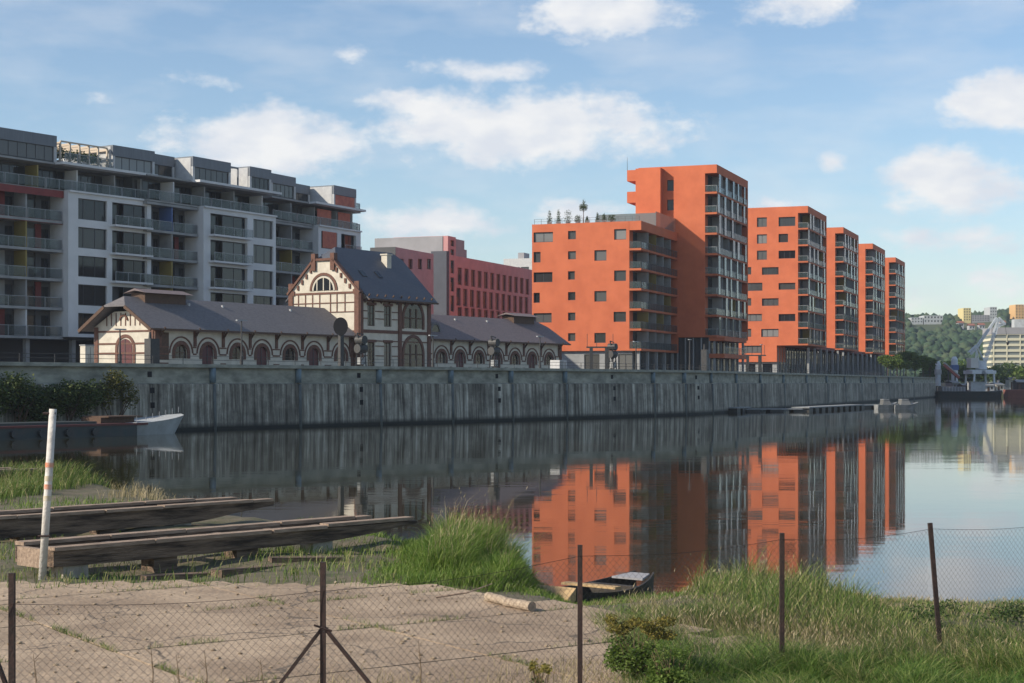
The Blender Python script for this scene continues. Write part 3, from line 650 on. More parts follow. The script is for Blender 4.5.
    for px in ((182, 216, 284) if gable_left else (449, 481)):
        c = H.s(px, HW/2)-x0; B(MB().tube((c,HW/2-.9,rz_-.9),(c,HW/2-.9,rz_-.25),.14,n=8), 'roof_pipe', palecl, rf)
    return root, B, rf
hs1 = [(H.s(p), t) for p, t in ((181,'w'),(208,'d'),(237.5,'w'),(262,'d'),(290,'w'),(314,'d'),(341,'w'))]
brick_hall(0.0, XR0-.05, 'long low brick hall with cream walls and half-hipped gable left of the tall house', hs1, True, (1.8, 7.2))
hs2 = [(H.s(p), t) for p, t in ((441.5,'w'),(460,'d'),(479,'w'),(497,'d'),(515,'w'),(532,'d'),(549,'w'))]
h2, Bh2, rf2 = brick_hall(XR1+.05, XE, 'shorter brick hall with arched dormer between the tall gabled house and the orange block', hs2, False, (XE-XR1-6.4, XE-XR1-1.6))
m = MB(); ds = side(.6)
m.arch(ds, 2.9, 8.9, 1.5, .7, .28, -.1, 2.4, 10); dm = m.build('dormer', slate, rf2); MB().arch(ds, 2.9, 8.9, 1.4, .7, 0, -.02, .06, 10, filled=True).build('window', pane, dm)

# tall gabled house
W_, LH = 9.8, XR1 - XR0; EZ, RZ = 13.3, 18.2; GT, GW = 16.9, 1.3
house = empty('gabled_house', (*H.loc(XR0, -.8), 0), H.rz, 'tall cream and red brick house with steep slate roof and stepped gable on the quay', 'house')
B = lambda mb, nm, mt, par=house: mb.build(nm, mt, par)
cw = lambda px: H.s(px, -.8) - XR0
sd, fm = side(0), front(0)
wins = [(cw(367.5), cw(375), 9.75, 12.0), (cw(384), cw(391.5), 9.75, 12.0), (cw(367.5), cw(375), QZ+.35, 8.0), (cw(384), cw(391.5), QZ+.35, 8.0)]
m = MB(); wall_holes(m, sd, 0, LH, QZ-.3, EZ, wins, .3)
m.add([(0,0,QZ-.3),(0,W_,QZ-.3),(0,W_,EZ),(0,W_/2+GW,GT),(0,W_/2-GW,GT),(0,0,EZ)], [(5,4,3,2,1,0)]).add([(LH,0,QZ-.3),(LH,W_,QZ-.3),(LH,W_,EZ),(LH,W_/2,RZ-.1),(LH,0,EZ)], [(0,1,2,3,4)]).add([(0,W_,QZ-.3),(LH,W_,QZ-.3),(LH,W_,EZ),(0,W_,EZ)], [(0,1,2,3)])
m.add([(.4,0,EZ),(.4,W_,EZ),(.4,W_/2+GW,GT),(.4,W_/2-GW,GT)], [(0,1,2,3)])
B(m, 'wall', cream)
tr = MB()
for zz, h_ in ((9.0,.35),(6.5,.1),(7.55,.1),(10.5,.1),(11.3,.1),(12.35,.28),(8.1,.12),(QZ-.2,.5)):
    segs = [(0.55, wins[0][0]-.05), (wins[0][1]+.05, wins[1][0]-.05), (wins[1][1]+.05, cw(401))] if zz in (6.5,7.55,10.5,11.3) else [(.0, LH)]
    for a, c in segs: tr.mbox(sd, a, c, -.07, -.003, zz, zz+h_)
for a in (-.05, cw(398), LH-.55): tr.mbox(sd, a, a+.55, -.15, -.004, QZ-.2, EZ-.1)
for (a, c, z0, z1) in wins: tr.mbox(sd, a-.15, c+.15, -.1, -.005, z1, z1+.28)
big = (cw(402.5)+cw(423))/2; bw = cw(422)-cw(403.5)
tr.arch(sd, big, 9.6, bw, 1.2, .35, -.12, -.004, 14); tr.arch(sd, big, QZ-.1, bw, 1.95, .35, -.12, -.004, 14)
for yy in (0.0, W_-.6): tr.mbox(fm, yy, yy+.62, -.14, -.004, QZ-.2, EZ+1.2)
for zz, h_ in ((13.2,.22),(12.2,.1),(11.2,.1),(9.1,.15),(7.4,.12)): tr.mbox(fm, .63, W_-.63, -.07, -.003, zz, zz+h_)
for yy in (1.9,3.0,3.9,5.4,6.4,7.4,8.4): tr.mbox(fm, yy, yy+.12, -.06, -.003, 11.3, 13.2)
tr.arch(fm, W_/2, 13.6, 3.3, .02, .28, -.1, -.004, 16, legs=False)
for yy in (W_/2-GW-.3, W_/2+GW-.25): tr.box(-.25, .35, yy, yy+.55, GT-1.1, GT+.75)
# coping that follows the gable
for sg in (-1, 1):
    tr.beam((.05, W_/2+sg*(W_/2+.15), EZ-.0), (.05, W_/2+sg*GW, GT+.12), .6, .22)
tr.box(-.22,.3, W_/2-GW+.3, W_/2+GW-.3, GT-.05, GT+.2)
for i in range(5):
    for sg in (-1, 1):
        yy = W_/2 + sg*(GW+.5+i*.6); tr.box(-.13,-.004, yy-.12, yy+.12, GT-1.35-i*.60, GT-.85-i*.60)
B(tr, 'brick_trim', brick)
for (a, c, z0, z1) in wins: window(house, sd, a, c, z0, z1, timber, pane_dk, (.5,), (.6,), d=.14)
for z0, hz_ in ((9.7,1.15),(QZ,1.85)):
    w = B(MB().arch(sd, big, z0, bw-.1, hz_, 0, -.05, -.012, filled=True), 'arched_window', pane_dk)
    g = MB()
    for q in (-.55,.55): g.mbox(sd, big+q-.12, big+q+.12, -.1, -.053, z0, z0+hz_+1.0)
    g.mbox(sd, big-bw/2+.1, big+bw/2-.1, -.095, -.056, z0+hz_*.9, z0+hz_*.9+.14); B(g, 'frame', timber, w)
w = B(MB().arch(fm, W_/2, 13.6, 3.2, .02, 0, -.05, -.012, 16, filled=True, legs=False), 'arched_window', pane_dk)
g = MB()
for q in (-.9,0,.9): g.mbox(fm, W_/2+q-.06, W_/2+q+.06, -.09, -.053, 13.62, 14.8+(.35 if q == 0 else 0))
g.arch(fm, W_/2, 13.62, 2.75, .0, .2, -.095, -.054, 16, legs=False); B(g, 'frame', cream, w)
br = MB()
for i in range(9):
    c = .8 + i*(LH-1.4)/8; br.beam((c,-.08,EZ-1.05),(c,-.8,EZ-.15),.14,.14)
B(br, 'eave_bracket', timber)
sl = (RZ-EZ)/(W_/2); m = MB(); ov = .9
m.poly([(.42,-ov,EZ-ov*sl+.1),(LH+.25,-ov,EZ-ov*sl+.1),(LH+.25,W_/2-.8,RZ-.8*sl+.1),(LH-.7,W_/2,RZ+.1),(1.9,W_/2,RZ+.1),(.42,W_/2-GW,GT+.1)], (0,0,.18))
m.poly([(.42,W_/2-GW,GT+.1),(1.9,W_/2,RZ+.1),(.42,W_/2+GW,GT+.1)], (0,0,.18))
m.poly([(.42,W_+ov,EZ-ov*sl+.1),(LH+.25,W_+ov,EZ-ov*sl+.1),(LH+.25,W_/2+.8,RZ-.8*sl+.1),(LH-.7,W_/2,RZ+.1),(1.9,W_/2,RZ+.1),(.42,W_/2+GW,GT+.1)], (0,0,.18))
m.poly([(LH+.25,W_/2-.8,RZ-.8*sl+.1),(LH-.7,W_/2,RZ+.1),(LH+.25,W_/2+.8,RZ-.8*sl+.1)], (0,0,.18))
rf = B(m, 'roof', mat('blue_slate_roof', (.085,.092,.11), .6, (.062,.068,.085), 3, .25, 12, stretch=(1,1,3)))
B(MB().box(LH-4.2, LH-3.4, W_/2-2.0, W_/2-1.2, RZ-2.5, RZ-.25).box(LH-4.3, LH-3.3, W_/2-2.1, W_/2-1.1, RZ-.25, RZ-.1), 'chimney', cream, rf)
for c in (2.6, 5.4):
    yy = 1.9; zz = EZ+yy*sl+.3; m = MB(); m.poly([(c,yy-.35,zz-.35*sl+.02),(c+.75,yy-.35,zz-.35*sl+.02),(c+.75,yy+.35,zz+.35*sl+.02),(c,yy+.35,zz+.35*sl+.02)], (0,-.03,.05)); B(m, 'skylight', pane, rf)
B(MB().mbox(sd, .42, LH+.25, -ov-.14, -ov, EZ-ov*sl+.06, EZ-ov*sl+.24), 'gutter', timber, rf)

# ------------------------------------------------------------------ pink office building with its grey stair block
K = Fr(*at(452.5, 0, 268)[:2], 21); KZ = K.z(257, 4); KE = K.s(531.8)+4
pink = empty('office_building', (*K.loc(), 0), K.rz, 'pink office building with rows of tall narrow windows behind the brick halls', 'office building')
B = lambda mb, nm, mt, par=pink: mb.build(nm, mt, par)
wz = [(K.z(267.5), 3.4), (K.z(288), 4.1), (K.z(307.5), 3.4)]
wz = [(K.z(285, K.s(460)), K.z(267.5, K.s(460))), (K.z(306, K.s(460)), K.z(288, K.s(460))), (K.z(325, K.s(460)), K.z(307, K.s(460)))]
holes = []
a = K.s(457.5)
sp_ = (K.s(531)-K.s(457.5))/12
for r, (z0, z1) in enumerate(wz):
    for i in range(12):
        q = a + i*sp_ - (r == 1)*.5 + .1; holes.append((q, q+sp_*.62, z0, z1))
m = MB(); wall_holes(m, side(0), 0, KE, QZ-.3, KZ, holes, .3); m.add([(0,0,KZ),(KE,0,KZ),(KE,14,KZ),(0,14,KZ)], [(0,1,2,3)]).add([(0,0,QZ),(0,14,QZ),(0,14,KZ),(0,0,KZ)], [(3,2,1,0)]).add([(KE,0,QZ),(KE,14,QZ),(KE,14,KZ),(KE,0,KZ)], [(0,1,2,3)])
B(m, 'wall', pinkr)
for h in holes: window(pink, side(0), *h, mat('red_frame', (.16,.05,.045), .6) if 'red_frame' not in MATS else MATS['red_frame'], pane_or, (.5,), d=.18, fw=.16)
# stair tower in front edge and grey block behind
tz = K.z(237.5)
tw = holes2 = [(.5+0, 1.6, K.z(y1), K.z(y0)) for y0, y1 in ((241,247),(250,256),(261,274),(278,292),(296,312))]
x0_ = K.s(444.5); m = MB()
hh_ = [(x0_+1.1, x0_+2.6, a_, b__) for _, _, a_, b__ in tw]
wall_holes(m, side(-.6), x0_, 0, QZ, tz, hh_, .3); m.add([(x0_,-.6,QZ),(x0_,9,QZ),(x0_,9,tz),(x0_,-.6,tz)], [(3,2,1,0)]).add([(0,-.6,QZ),(0,9,QZ),(0,9,tz),(0,-.6,tz)], [(0,1,2,3)]).add([(x0_,-.6,tz),(0,-.6,tz),(0,9,tz),(x0_,9,tz)], [(0,1,2,3)])
B(m, 'stair_tower', pinkr)
for h in hh_: window(pink, side(-.6), *h, MATS['red_frame'], pane_or, d=.18)
gw = K.w(375, x0_)
conc_g = mat('pale_grey_panel', (.33,.32,.33), .85, (.27,.265,.27), .3)
B(MB().box(x0_-.1, x0_+9, .3, gw, QZ, tz-.05), 'grey_wall', conc_g)
B(MB().box(x0_-1.2, x0_-.11, K.w(446.5, x0_-1.2), K.w(431, x0_-1.2), QZ, K.z(251, x0_-1.2)), 'dark_wall', mat('dark_grey_panel', (.085,.09,.11), .8, (.07,.075,.09), .5))
B(MB().box(1.5, K.s(475), 1.5, 9, KZ, K.z(249, 8)), 'roof_block', conc_g)
PW = Fr(*at(395.5,0,236)[:2], 21); zt = PW.z(247); Lw = PW.s(433.5)
pw = empty('office_wing', (*PW.loc(), 0), PW.rz, 'low pink wing with four windows just above the slate roof of the tall house', 'office wing')
hw = [(Lw*q, Lw*q+1.5, PW.z(269, Lw*q), PW.z(258.5, Lw*q)) for q in (.1,.33,.58,.82)]
m = MB(); wall_holes(m, side(0), 0, Lw, QZ, zt, hw, .3); m.add([(0,0,zt),(Lw,0,zt),(Lw,4,zt),(0,4,zt)], [(0,1,2,3)]).add([(Lw,0,QZ),(Lw,4,QZ),(Lw,4,zt),(Lw,0,zt)], [(0,1,2,3)])
m.build('wall', pinkr, pw); MB().box(-.05,.0,-.02,4,QZ,zt+.02).build('end_wall', greyr, pw)
for h in hw: window(pw, side(0), *h, MATS['red_frame'], pane_or, (.5,), d=.18)
FB = Fr(*at(535,0,420)[:2], 21); fz = FB.z(258)
fbd = empty('pale_building', (*FB.loc(), 0), FB.rz, 'distant pale grey building just left of the orange block', 'building')
m = MB(); fw_ = FB.w(505); hw = [(fw_*q, fw_*q+2.2, fz-4.2, fz-2.2) for q in (.2,.5,.78)]; wall_holes(m, front(0), -4, fw_, QZ, fz, hw, .3); m.add([(0,-4,fz),(12,-4,fz),(12,fw_,fz),(0,fw_,fz)], [(0,1,2,3)]).add([(12,-4,QZ),(12,fw_,QZ),(12,fw_,fz),(12,-4,fz)], [(0,1,2,3)])
m.build('wall', palecl, fbd)
for h in hw: window(fbd, front(0), *h, frame_dk, pane, d=.2)
MB().box(4, 8, fw_*.55, fw_*.75, fz, fz+1.8).build('roof_box', conc_g, fbd)
# ------------------------------------------------------------------ orange apartment towers
OT = 20.3
def rects_to(fr, rects, scale, ox, oy, x=0):
    out = []
    for (xa, xb, ya, yb) in rects:
        w0, w1 = fr.w(ox + xb/scale, x), fr.w(ox + xa/scale, x); wm_ = (w0+w1)/2
        out.append((w0, w1, fr.z(oy + yb/scale, x, wm_), fr.z(oy + ya/scale, x, wm_)))
    return out
def tower(fr, label, W, L, zb, ztop, nfl, wins, bal_w, gap=1.2, parapet=1.35, name='apartment_tower', group='orange apartment towers', screens=True, low_right=None, seed=1):
    root = empty(name, (*fr.loc(), 0), fr.rz, label, 'apartment tower' if name == 'apartment_tower' else 'apartment block', group)
    B = lambda mb, nm, mt, par=root: mb.build(nm, mt, par)
    rnd = random.Random(seed); bd = 1.9; fh = (ztop - parapet - zb)/nfl
    # body
    m = MB(); wall_holes(m, front(0), bal_w, W, zb, ztop, wins, .35)
    hs_ = [h for h in wins]
    m.add([(0,W,zb),(L,W,zb),(L,W,ztop),(0,W,ztop)], [(0,1,2,3)]).add([(L,bd,zb),(L,W,zb),(L,W,ztop),(L,bd,ztop)], [(0,1,2,3)]).add([(0,bal_w,ztop),(L,bal_w,ztop),(L,W,ztop),(0,W,ztop)], [(0,1,2,3)])
    m.add([(0,bal_w,zb),(L,bal_w,zb),(L,W,zb),(0,W,zb)], [(0,1,2,3)])
    m.add([(0,bal_w,zb),(bd,bal_w,zb),(bd,bal_w,ztop),(0,bal_w,ztop)], [(0,1,2,3)])
    B(m, 'wall', orange)
    B(MB().box(bd, L-.03, max(bd, bal_w) if bal_w < bd else bd, W-.05, zb+.03, ztop-.05), 'core_wall', greyr)
    # parapet band that wraps the balcony corner
    B(MB().box(-.0, L, 0, bal_w if bal_w > bd else bd, ztop-parapet, ztop).box(L-.35, L+.02, 0, bd, zb, ztop-parapet), 'parapet', orange)
    for w0, w1, z0, z1 in wins:
        k = max(1, round((w1-w0)/1.3)); window(root, front(0), w0, w1, z0, z1, frame_dk, pane, [i/k for i in range(1,k)], d=.24)
    nb = max(3, round(L/4.4)); bw = L/nb
    for k in range(nfl):
        z = zb + k*fh
        B(MB().box(-.01, L-.36, 0.0, bd if bal_w < bd else bal_w, z-.02, z+.3), 'balcony_slab', orange_dk)
        zt_ = z+fh-.03
        r = MB(); r.box(.03,.09,.06,bal_w-.02,z+1.28,z+1.34).box(.03,L-.4,.03,.08,z+1.28,z+1.34)
        q = .05
        while q < L-.5: r.box(q, q+.05, .035, .075, z+.3, z+1.28); q += bw/3
        ro = B(r, 'railing', iron if not screens else slabg); MB().box(.045,.065,.1,bal_w-.05,z+.36,z+1.27).box(.15,L-.45,.05,.065,z+.36,z+1.27).build('glass_panel', railglass, ro)
        for b_ in range(nb):
            x0, x1 = b_*bw, (b_+1)*bw
            if b_: B(MB().box(x0-.08, x0+.08, .12, bd-.02, z+.3, zt_), 'partition', rnd.choice([slabg]*6+[yellowp]))
            if b_ < nb: window(root, side(bd-.1), max(x0+.3, bd+.1 if b_ == 0 else 0), x1-.35, z+.33, z+fh-.25, frame_dk, pane_dk, (.33,.66), d=0, fw=.08)
            if screens and rnd.random() < .8:
                sx = x0 + rnd.uniform(.2, bw*.5); B(MB().box(sx, sx+rnd.uniform(.9,1.5), -.06, -.02, z+.32, zt_), 'sliding_screen', rnd.choice([screen_gl, screen_md, screen_gl]))
    return root, B
# low block in front
O = Fr(19.1, 244.0, OT)
Wo = O.w(532); Lo = O.s(678.5)
rc = rects_to(O, [(50,125,160,198),(182,212,155,187),(357,403,148,188),(46,78,235,275),(182,212,232,263),(282,328,228,268),(50,123,312,350),(182,208,308,340),(357,402,305,345),(45,75,390,428),(182,210,387,418),(282,328,383,423),(50,120,467,503),(182,210,465,495),(355,402,462,500),(182,210,543,573),(282,325,542,580)], 3.794, 520, 190)
rc = [(a, min(b_, Wo-.25), c, d) for a, b_, c, d in rc]
blk, Bb = tower(O, 'lower orange apartment block with scattered square windows and a planted roof terrace', Wo, Lo, 8.4, 27.6, 6, rc, O.w(629.3), name='apartment_block', group=None, screens=False, seed=5)
gm = MB(); gh = [(a, a+w, 5.3, 7.9) for a, w in ((1.5,2.2),(6.6,2.4),(12.6,2.2))]; wall_holes(gm, front(.5), O.w(629)+.4, Wo-.3, QZ-.3, 8.38, gh, .3); gm.box(1.2, Lo-.1, 1.5, Wo-.4, QZ-.3, 8.38)
gm.build('ground_floor_wall', slabg, blk)
for h in gh: window(blk, front(.5), *h, frame_dk, pane, (.5,), d=.15)
for i in range(5): MB().box(.5+i*4.9, .9+i*4.9, .4, .8, QZ-.3, 8.38).build('column', slabg, blk)
MB().box(1.21, Lo-.12, 1.35, 1.48, QZ, 8.3).build('shop_glazing', pane_dk, blk)
# roof terrace: kerb, rails
r = MB()
for z in (28.0, 28.35): r.box(.2,.24,.3,Wo-.3,z,z+.03)
q = .3
while q < Wo: r.box(.2,.24,q,q+.04,27.6,28.38); q += 1.1
r.build('roof_railing', iron, blk)
MB().box(9.5, Lo-.1, .3, .42, 27.6, 29.9).box(9.4, 9.5, .3, 9.5, 27.6, 29.7).build('glass_windbreak', screen_md, blk)
labs = ['slim pointed conifer, leftmost on the roof of the lower orange block','second slim conifer from the left on the orange block roof','dense rounded shrub, third from the left on the orange block roof','broad low shrub beside the ball-topped tree on the orange block roof','tiny shrub to the right of the ball-topped tree on the roof','narrow dark conifer right of the ball-topped tree on the roof','small round dark shrub, second from the right on the roof terrace','sparse pale shrub, rightmost on the roof terrace of the orange block']
for (px, w, top), lb in zip(((549.5,1.1,211.5),(558.5,1.0,211),(568,1.6,211.5),(578,1.3,216),(587,.8,217.5),(597.5,.9,214),(604,1.0,214.5),(612,1.6,215.5)), labs):
    yy = O.w(px, 1.2); z1 = O.z(top, 1.2, yy); gx_, gy_ = O.loc(1.2, yy); h = z1-27.6
    t_ = empty('roof_shrub', (gx_,gy_,27.6), 0, lb, 'shrub', 'shrubs on the orange block roof')
    bl = [(gx_,gy_,27.75+h*q,w*.5*(1.05-q*(.75 if w < 1.2 else .3)),w*.5*(1.05-q*.7),h*.25) for q in (.22,.45,.7,.85)]
    leaves('foliage', bl, 420, .085, leaf_dk if px in (578,587,597.5,604) else leaf_mid, t_, (gx_,gy_,27.6)); MB().box(-.35,.35,-.35,.35,0,.4).build('planter', slabg, t_)
yy = O.w(583.5, 2.5); gx_, gy_ = O.loc(2.5, yy)
t_ = empty('ball_tree', (gx_,gy_,27.6), 0, 'small tree with a round dark crown on a bare stem, on the orange block roof', 'tree')
MB().tube((0,0,0),(0,0,2.6),.07,.04,6).build('trunk', timber, t_); leaves('crown', [(gx_,gy_,30.2,.75,.75,.65),(gx_,gy_,30.95,.28,.28,.6)], 800, .09, leaf_dk, t_, (gx_,gy_,27.6))

# tower rising behind the low block
T1 = Fr(32.5, 261.8, OT); W1 = T1.w(638.5)
w1 = rects_to(T1, [(300,335,105,162),(300,335,208,265)], 5.254, 610, 160)
t1, Bt1 = tower(T1, 'nearest and tallest orange tower with cantilevered boxes at its top left, behind the lower block', W1, 23.2, 10.9, 38.3, 8, w1, T1.w(705), seed=11)
# left bay projects, with two cantilevered boxes
c = T1.w(663)
m = MB().box(-1.6, -.003, c, W1+.03, 27.6, 38.0); m.build('bay', orange, t1)
w_out = T1.w(627, -1.6)
for ya, yb in ((171,182),(192.5,203.5)):
    z1, z0 = T1.z(ya, -1.6, 17), T1.z(yb, -1.6, 17); MB().box(-1.59, 4, W1+.035, w_out, z0, z1).build('cantilever_box', orange, t1)
MB().box(1.0, 22, 1.4, 12, QZ-.3, 10.87).build('lobby_glazing', pane_dk, t1)
for i in range(6): MB().box(.6+i*4.2, .95+i*4.2, .4, .75, QZ-.3, 10.87).build('column', slabg, t1)
for i in range(5): MB().box(.3,.55, 1.2+i*1.3, 1.4+i*1.3, QZ-.3, 10.87).build('column', slabg, t1)
z1, z0 = T1.z(340, 0, 0), T1.z(358, 0, 0)
MB().box(.2, 16.5, -1.2, 1.3, z0, z0+.7).box(.2,16.5,-1.2,1.3,10.3,10.86).build('lower_balcony', orange_dk, t1)
rail(t1, side(-1.15), .3, 16.4, z0+.7)
MB().tube((.8, 15, 38),(.8,15,40.2),.04,.02,6).build('antenna', iron, t1)

T2 = Fr(58.3, 325.0, OT); W2 = T2.w(728)
w2 = rects_to(T2, [(68,108,70,108),(155,222,68,105),(68,108,138,175),(155,193,136,170),(68,108,203,240),(155,222,203,235),(-20,45,270,300),(88,155,270,300),(20,90,333,365),(155,222,333,360),(-20,45,395,425),(88,155,395,425),(15,88,458,487),(155,222,458,487),(-30,45,518,550),(85,155,518,550)], 4.018, 740, 200)
zb2, zt2 = 11.05, 38.5
t2, Bt2 = tower(T2, 'second orange tower from the left with scattered wide windows in its sunlit end wall', W2, 21.8, zb2, zt2, 8, w2, T2.w(798), seed=21)
lx = T2.w(776.8)
lw = rects_to(T2, [(10,88,585,615)], 4.018, 740, 200)
m = MB(); wall_holes(m, front(0), lx, W2, 7.8, zb2-.003, lw, .35); m.add([(0,lx,7.8),(9,lx,7.8),(9,lx,zb2),(0,lx,zb2)], [(0,1,2,3)]).add([(0,lx,7.8),(9,lx,7.8),(9,W2,7.8),(0,W2,7.8)], [(0,1,2,3)]); Bt2(m, 'lower_wall', orange)
for h in lw: window(t2, front(0), *h, frame_dk, pane, (.25,.5,.75), d=.24)
m = MB(); gh = [(lx+1+i*3.4, lx+3+i*3.4, 5.3, 7.4) for i in range(4)]; wall_holes(m, front(.6), lx+.1, W2, QZ-.3, 7.78, gh, .3); Bt2(m, 'ground_floor_wall', slabg)
for h in gh: window(t2, front(.6), *h, frame_dk, pane, (.5,), d=.15)
for (X_, Y_, lab, sd_, L_) in ((74.2,369.4,'third orange tower from the left, half hidden by the sunlit second tower',31,22.7),(90.2,412.5,'fourth orange tower from the left, second from the far end',41,22.8),(105.9,455.5,'farthest orange tower at the right end of the row',51,21.0)):
    fr = Fr(X_, Y_, OT); tower(fr, lab, 20, L_, zb2, 38.5 if sd_ != 51 else 38.3, 8, [], 1.85, seed=sd_)
# podium under the four far towers
tot = (Vector((105.9,455.5))-Vector((58.3,325.0))).length + 21
pod = empty('glass_podium', (*T2.loc(), 0), T2.rz, 'long dark glazed podium with slim columns under the four far orange towers', 'podium')
MB().box(.7, tot-1, lx+.3, 18, QZ-.3, zb2-.35).build('wall', pane_dk, pod)
m = MB(); q = 23.0
pv = mat('red_brown_edge', (.22,.06,.04), .8)
for i in range(4):
    a = 46.3*i + (22.5 if i else 22.0); bq = min(46.3*(i+1)-.3, tot-.5)
    if bq > a+1: MB().box(a, bq, 2.2, 18.1, zb2-.35, zb2+.25).build('roof_slab', pv, pod)
q = 1.0
while q < tot-1: MB().box(q, q+.28, lx-.1, lx+.15, QZ-.3, zb2-.36).build('mullion', slabg, pod); q += 2.9
q = 4.0
while q < tot-1: MB().box(q, q+.4, .5, .9, QZ-.3, zb2-.36).build('column', slabg, pod); q += 7.3
m = MB(); q = 2.4
rnd = random.Random(9)
while q < tot-3:
    if rnd.random() < .3: MB().box(q, q+1.2, lx+.12, lx+.25, QZ+.3, QZ+rnd.uniform(2.2,4.6)).build('door_panel', screen_gl, pod)
    q += 2.9

# ------------------------------------------------------------------ things on the quay
def on_quay(px, back):
    s = wall_s(px)
    for _ in range(12):                      # slide along the wall until the set-back point lies on the wanted sight line
        p, d = wall_pt(s); x, y = p.x - d.y*back, p.y + d.x*back; s += (px - (CX + F*x/y))*y/F*1.3
    return x, y, math.atan2(d.y, d.x)
def lamp(px, ytop, label, back=4.0):
    x, y, a = on_quay(px, back); h = CAMZ + (HY-ytop)/F*y - QZ+.12
    t = empty('street_lamp', (x,y,QZ-.12), a, label, 'street lamp', 'street lamps along the quay')
    MB().tube((0,0,0),(0,0,h),.09,.05,8).tube((0,0,0),(0,0,.9),.14,.12,8).build('pole', iron, t)
    MB().box(-.55,.55,-.1,.1,h,h+.1).build('lamp_head', frame_lt, t)
lamp(241.5, 321, 'tall thin black street lamp in front of the long hall roof')
lamp(540, 337, 'thin black street lamp in front of the right-hand brick hall')
lamp(120, 330, 'short street lamp beside the gable door of the long brick hall', 5)
lamp(433, 336, 'street lamp between the tall gabled house and the right-hand hall')
lamp(762, 345, 'street lamp in front of the second orange tower')
lamp(636, 342, 'street lamp below the corner of the lower orange block')
lamp(690, 340, 'street lamp in front of the dark lobby of the tallest tower')
def winch(px, ytop, label, kind, back=2.4):
    x, y, a = on_quay(px, back); h = CAMZ + (HY-ytop)/F*y - QZ + .12
    t = empty('dock_winch', (x,y,QZ-.12), a, label, 'dock winch', 'old iron dock machines on the quay')
    m = MB()
    for sx in (-.35,.35):
        for sy in (-.3,.3): m.beam((sx,sy,0),(sx*.6,sy*.6,h*.75),.1,.1)
    for i in range(4):
        z0 = h*.75*i/4; m.beam((-.33,-.28,z0),(.3,-.25,z0+h*.18),.06,.06).beam((.33,.28,z0),(-.3,.25,z0+h*.18),.06,.06)
    m.build('frame', iron, t)
    if kind == 0:
        MB().box(-.45,.45,-.35,.35,0,h*.8).build('housing', iron, t); MB().tube((-.2,0,h*.8),(-.2,0,h),.12,.08,8).build('chimney', iron, t)
    else:
        MB().tube((-.5,0,h*.55),(.5,0,h*.55),.4,n=12).build('drum', iron, t); MB().tube((0,-.45,h*.8),(0,.45,h*.8),.38,n=14).build('wheel', iron, t)
        MB().beam((-.1,0,h*.7),(-.5,0,h),.1,.1).beam((-.5,0,h),(.3,0,h*.95),.08,.08).build('jib', iron, t)
        MB().box(-.28,.28,-.28,.28,.3,.9).build('base_box', slabg, t)
winch(152, 332, 'squat black iron dock machine at the corner of the long brick hall', 0)
winch(361, 333, 'tangled black iron dock machine in front of the tall gabled house', 1)
winch(494, 336, 'black iron dock machine in front of the right-hand hall', 1)
winch(612.5, 341, 'thin black iron dock machine before the lower orange block, right of the gallows', 1)
winch(705, 344, 'dark dock machine in front of the dark lobby of the tallest tower', 0)
x, y, a = on_quay(341, 2.4); t = empty('disc_signal', (x,y,QZ-.12), a, 'round black disc on a post in front of the hall and tall house', 'signal')
zc = CAMZ + (HY-326.5)/F*y - QZ+.12
MB().box(-.22,.22,-.15,.15,0,zc-.6).build('post', iron, t)
m = MB(); m.tube((0,-.35,0),(0,-.22,0),.78,n=28); ob = m.build('disc', dark, t); ob.location.z = zc; ob.scale = (.8,1,1); ob.rotation_euler.z = -a + R(0)
for px, yt, lb in ((591, 348, 'left'), (748, 356, 'right')):
    x, y, a = on_quay(px, 3.0); w = (22 if px < 700 else 17)/F*y; h = CAMZ + (HY-yt)/F*y - QZ+.12
    t = empty('iron_gantry', (x,y,QZ-.12), 0, 'black two-legged iron gantry on the quay before the lower orange block' if px < 700 else 'black two-legged iron gantry on the quay before the second orange tower', 'gantry', 'iron gantries on the quay')
    MB().box(-.15,.2,-.15,.15,0,h).build('leg', iron, t); MB().box(w*.72-.2,w*.72+.2,-.15,.15,0,h).build('leg', iron, t)
    MB().box(-.5,w+.2,-.1,.1,h,h+.16).build('crossbeam', iron, t)
    MB().tube((-.4,0,h+.16),(-.4,0,h+1.5),.03,n=5).tube((.6,0,h+.16),(.6,0,h+1.5),.03,n=5).tube((w,0,h+.16),(w,0,h+1.5),.03,n=5).build('rod', iron, t)
# low railing along the quay edge
qr = empty('quay_railing', (ox, oy, QZ), 0, 'low dark railing along the top edge of the quay wall', 'railing')
m = MB(); s = 60.0; pr = None
while s < WALL_LEN-4:
    p, d = wall_pt(s); q = (p.x - d.y*.9 - ox, p.y + d.x*.9 - oy)
    m.tube((*q,0),(*q,.62),.03,n=5,cap=False)
    if pr:
        for z in (.32,.62): m.tube((*pr,z),(*q,z),.022,n=4,cap=False)
    pr = q; s += 3.0
m.build('rails', iron, qr)
x, y, a = on_quay(88, 6); t = empty('electrical_cabinet', (x,y,QZ-.12), a, 'pale cream box cabinet left of the long hall on the quay', 'cabinet'); MB().box(-.5,.3,-.3,.3,0,1.5).build('body', cream, t); MB().box(-.55,.35,-.35,.35,1.5,1.58).build('lid', slabg, t); MB().box(-.02,.0,-.32,-.303,.1,1.4).build('door_seam', iron, t)
x, y, a = on_quay(559, 6); t = empty('container_box', (x,y,QZ-.12), a, 'small white box container at the right end of the right-hand hall', 'container'); MB().box(-.8,.6,-.6,.6,0,1.1).build('body', palecl, t); MB().box(-.7,-.1,-.63,-.603,.1,1.0).build('door', slabg, t)
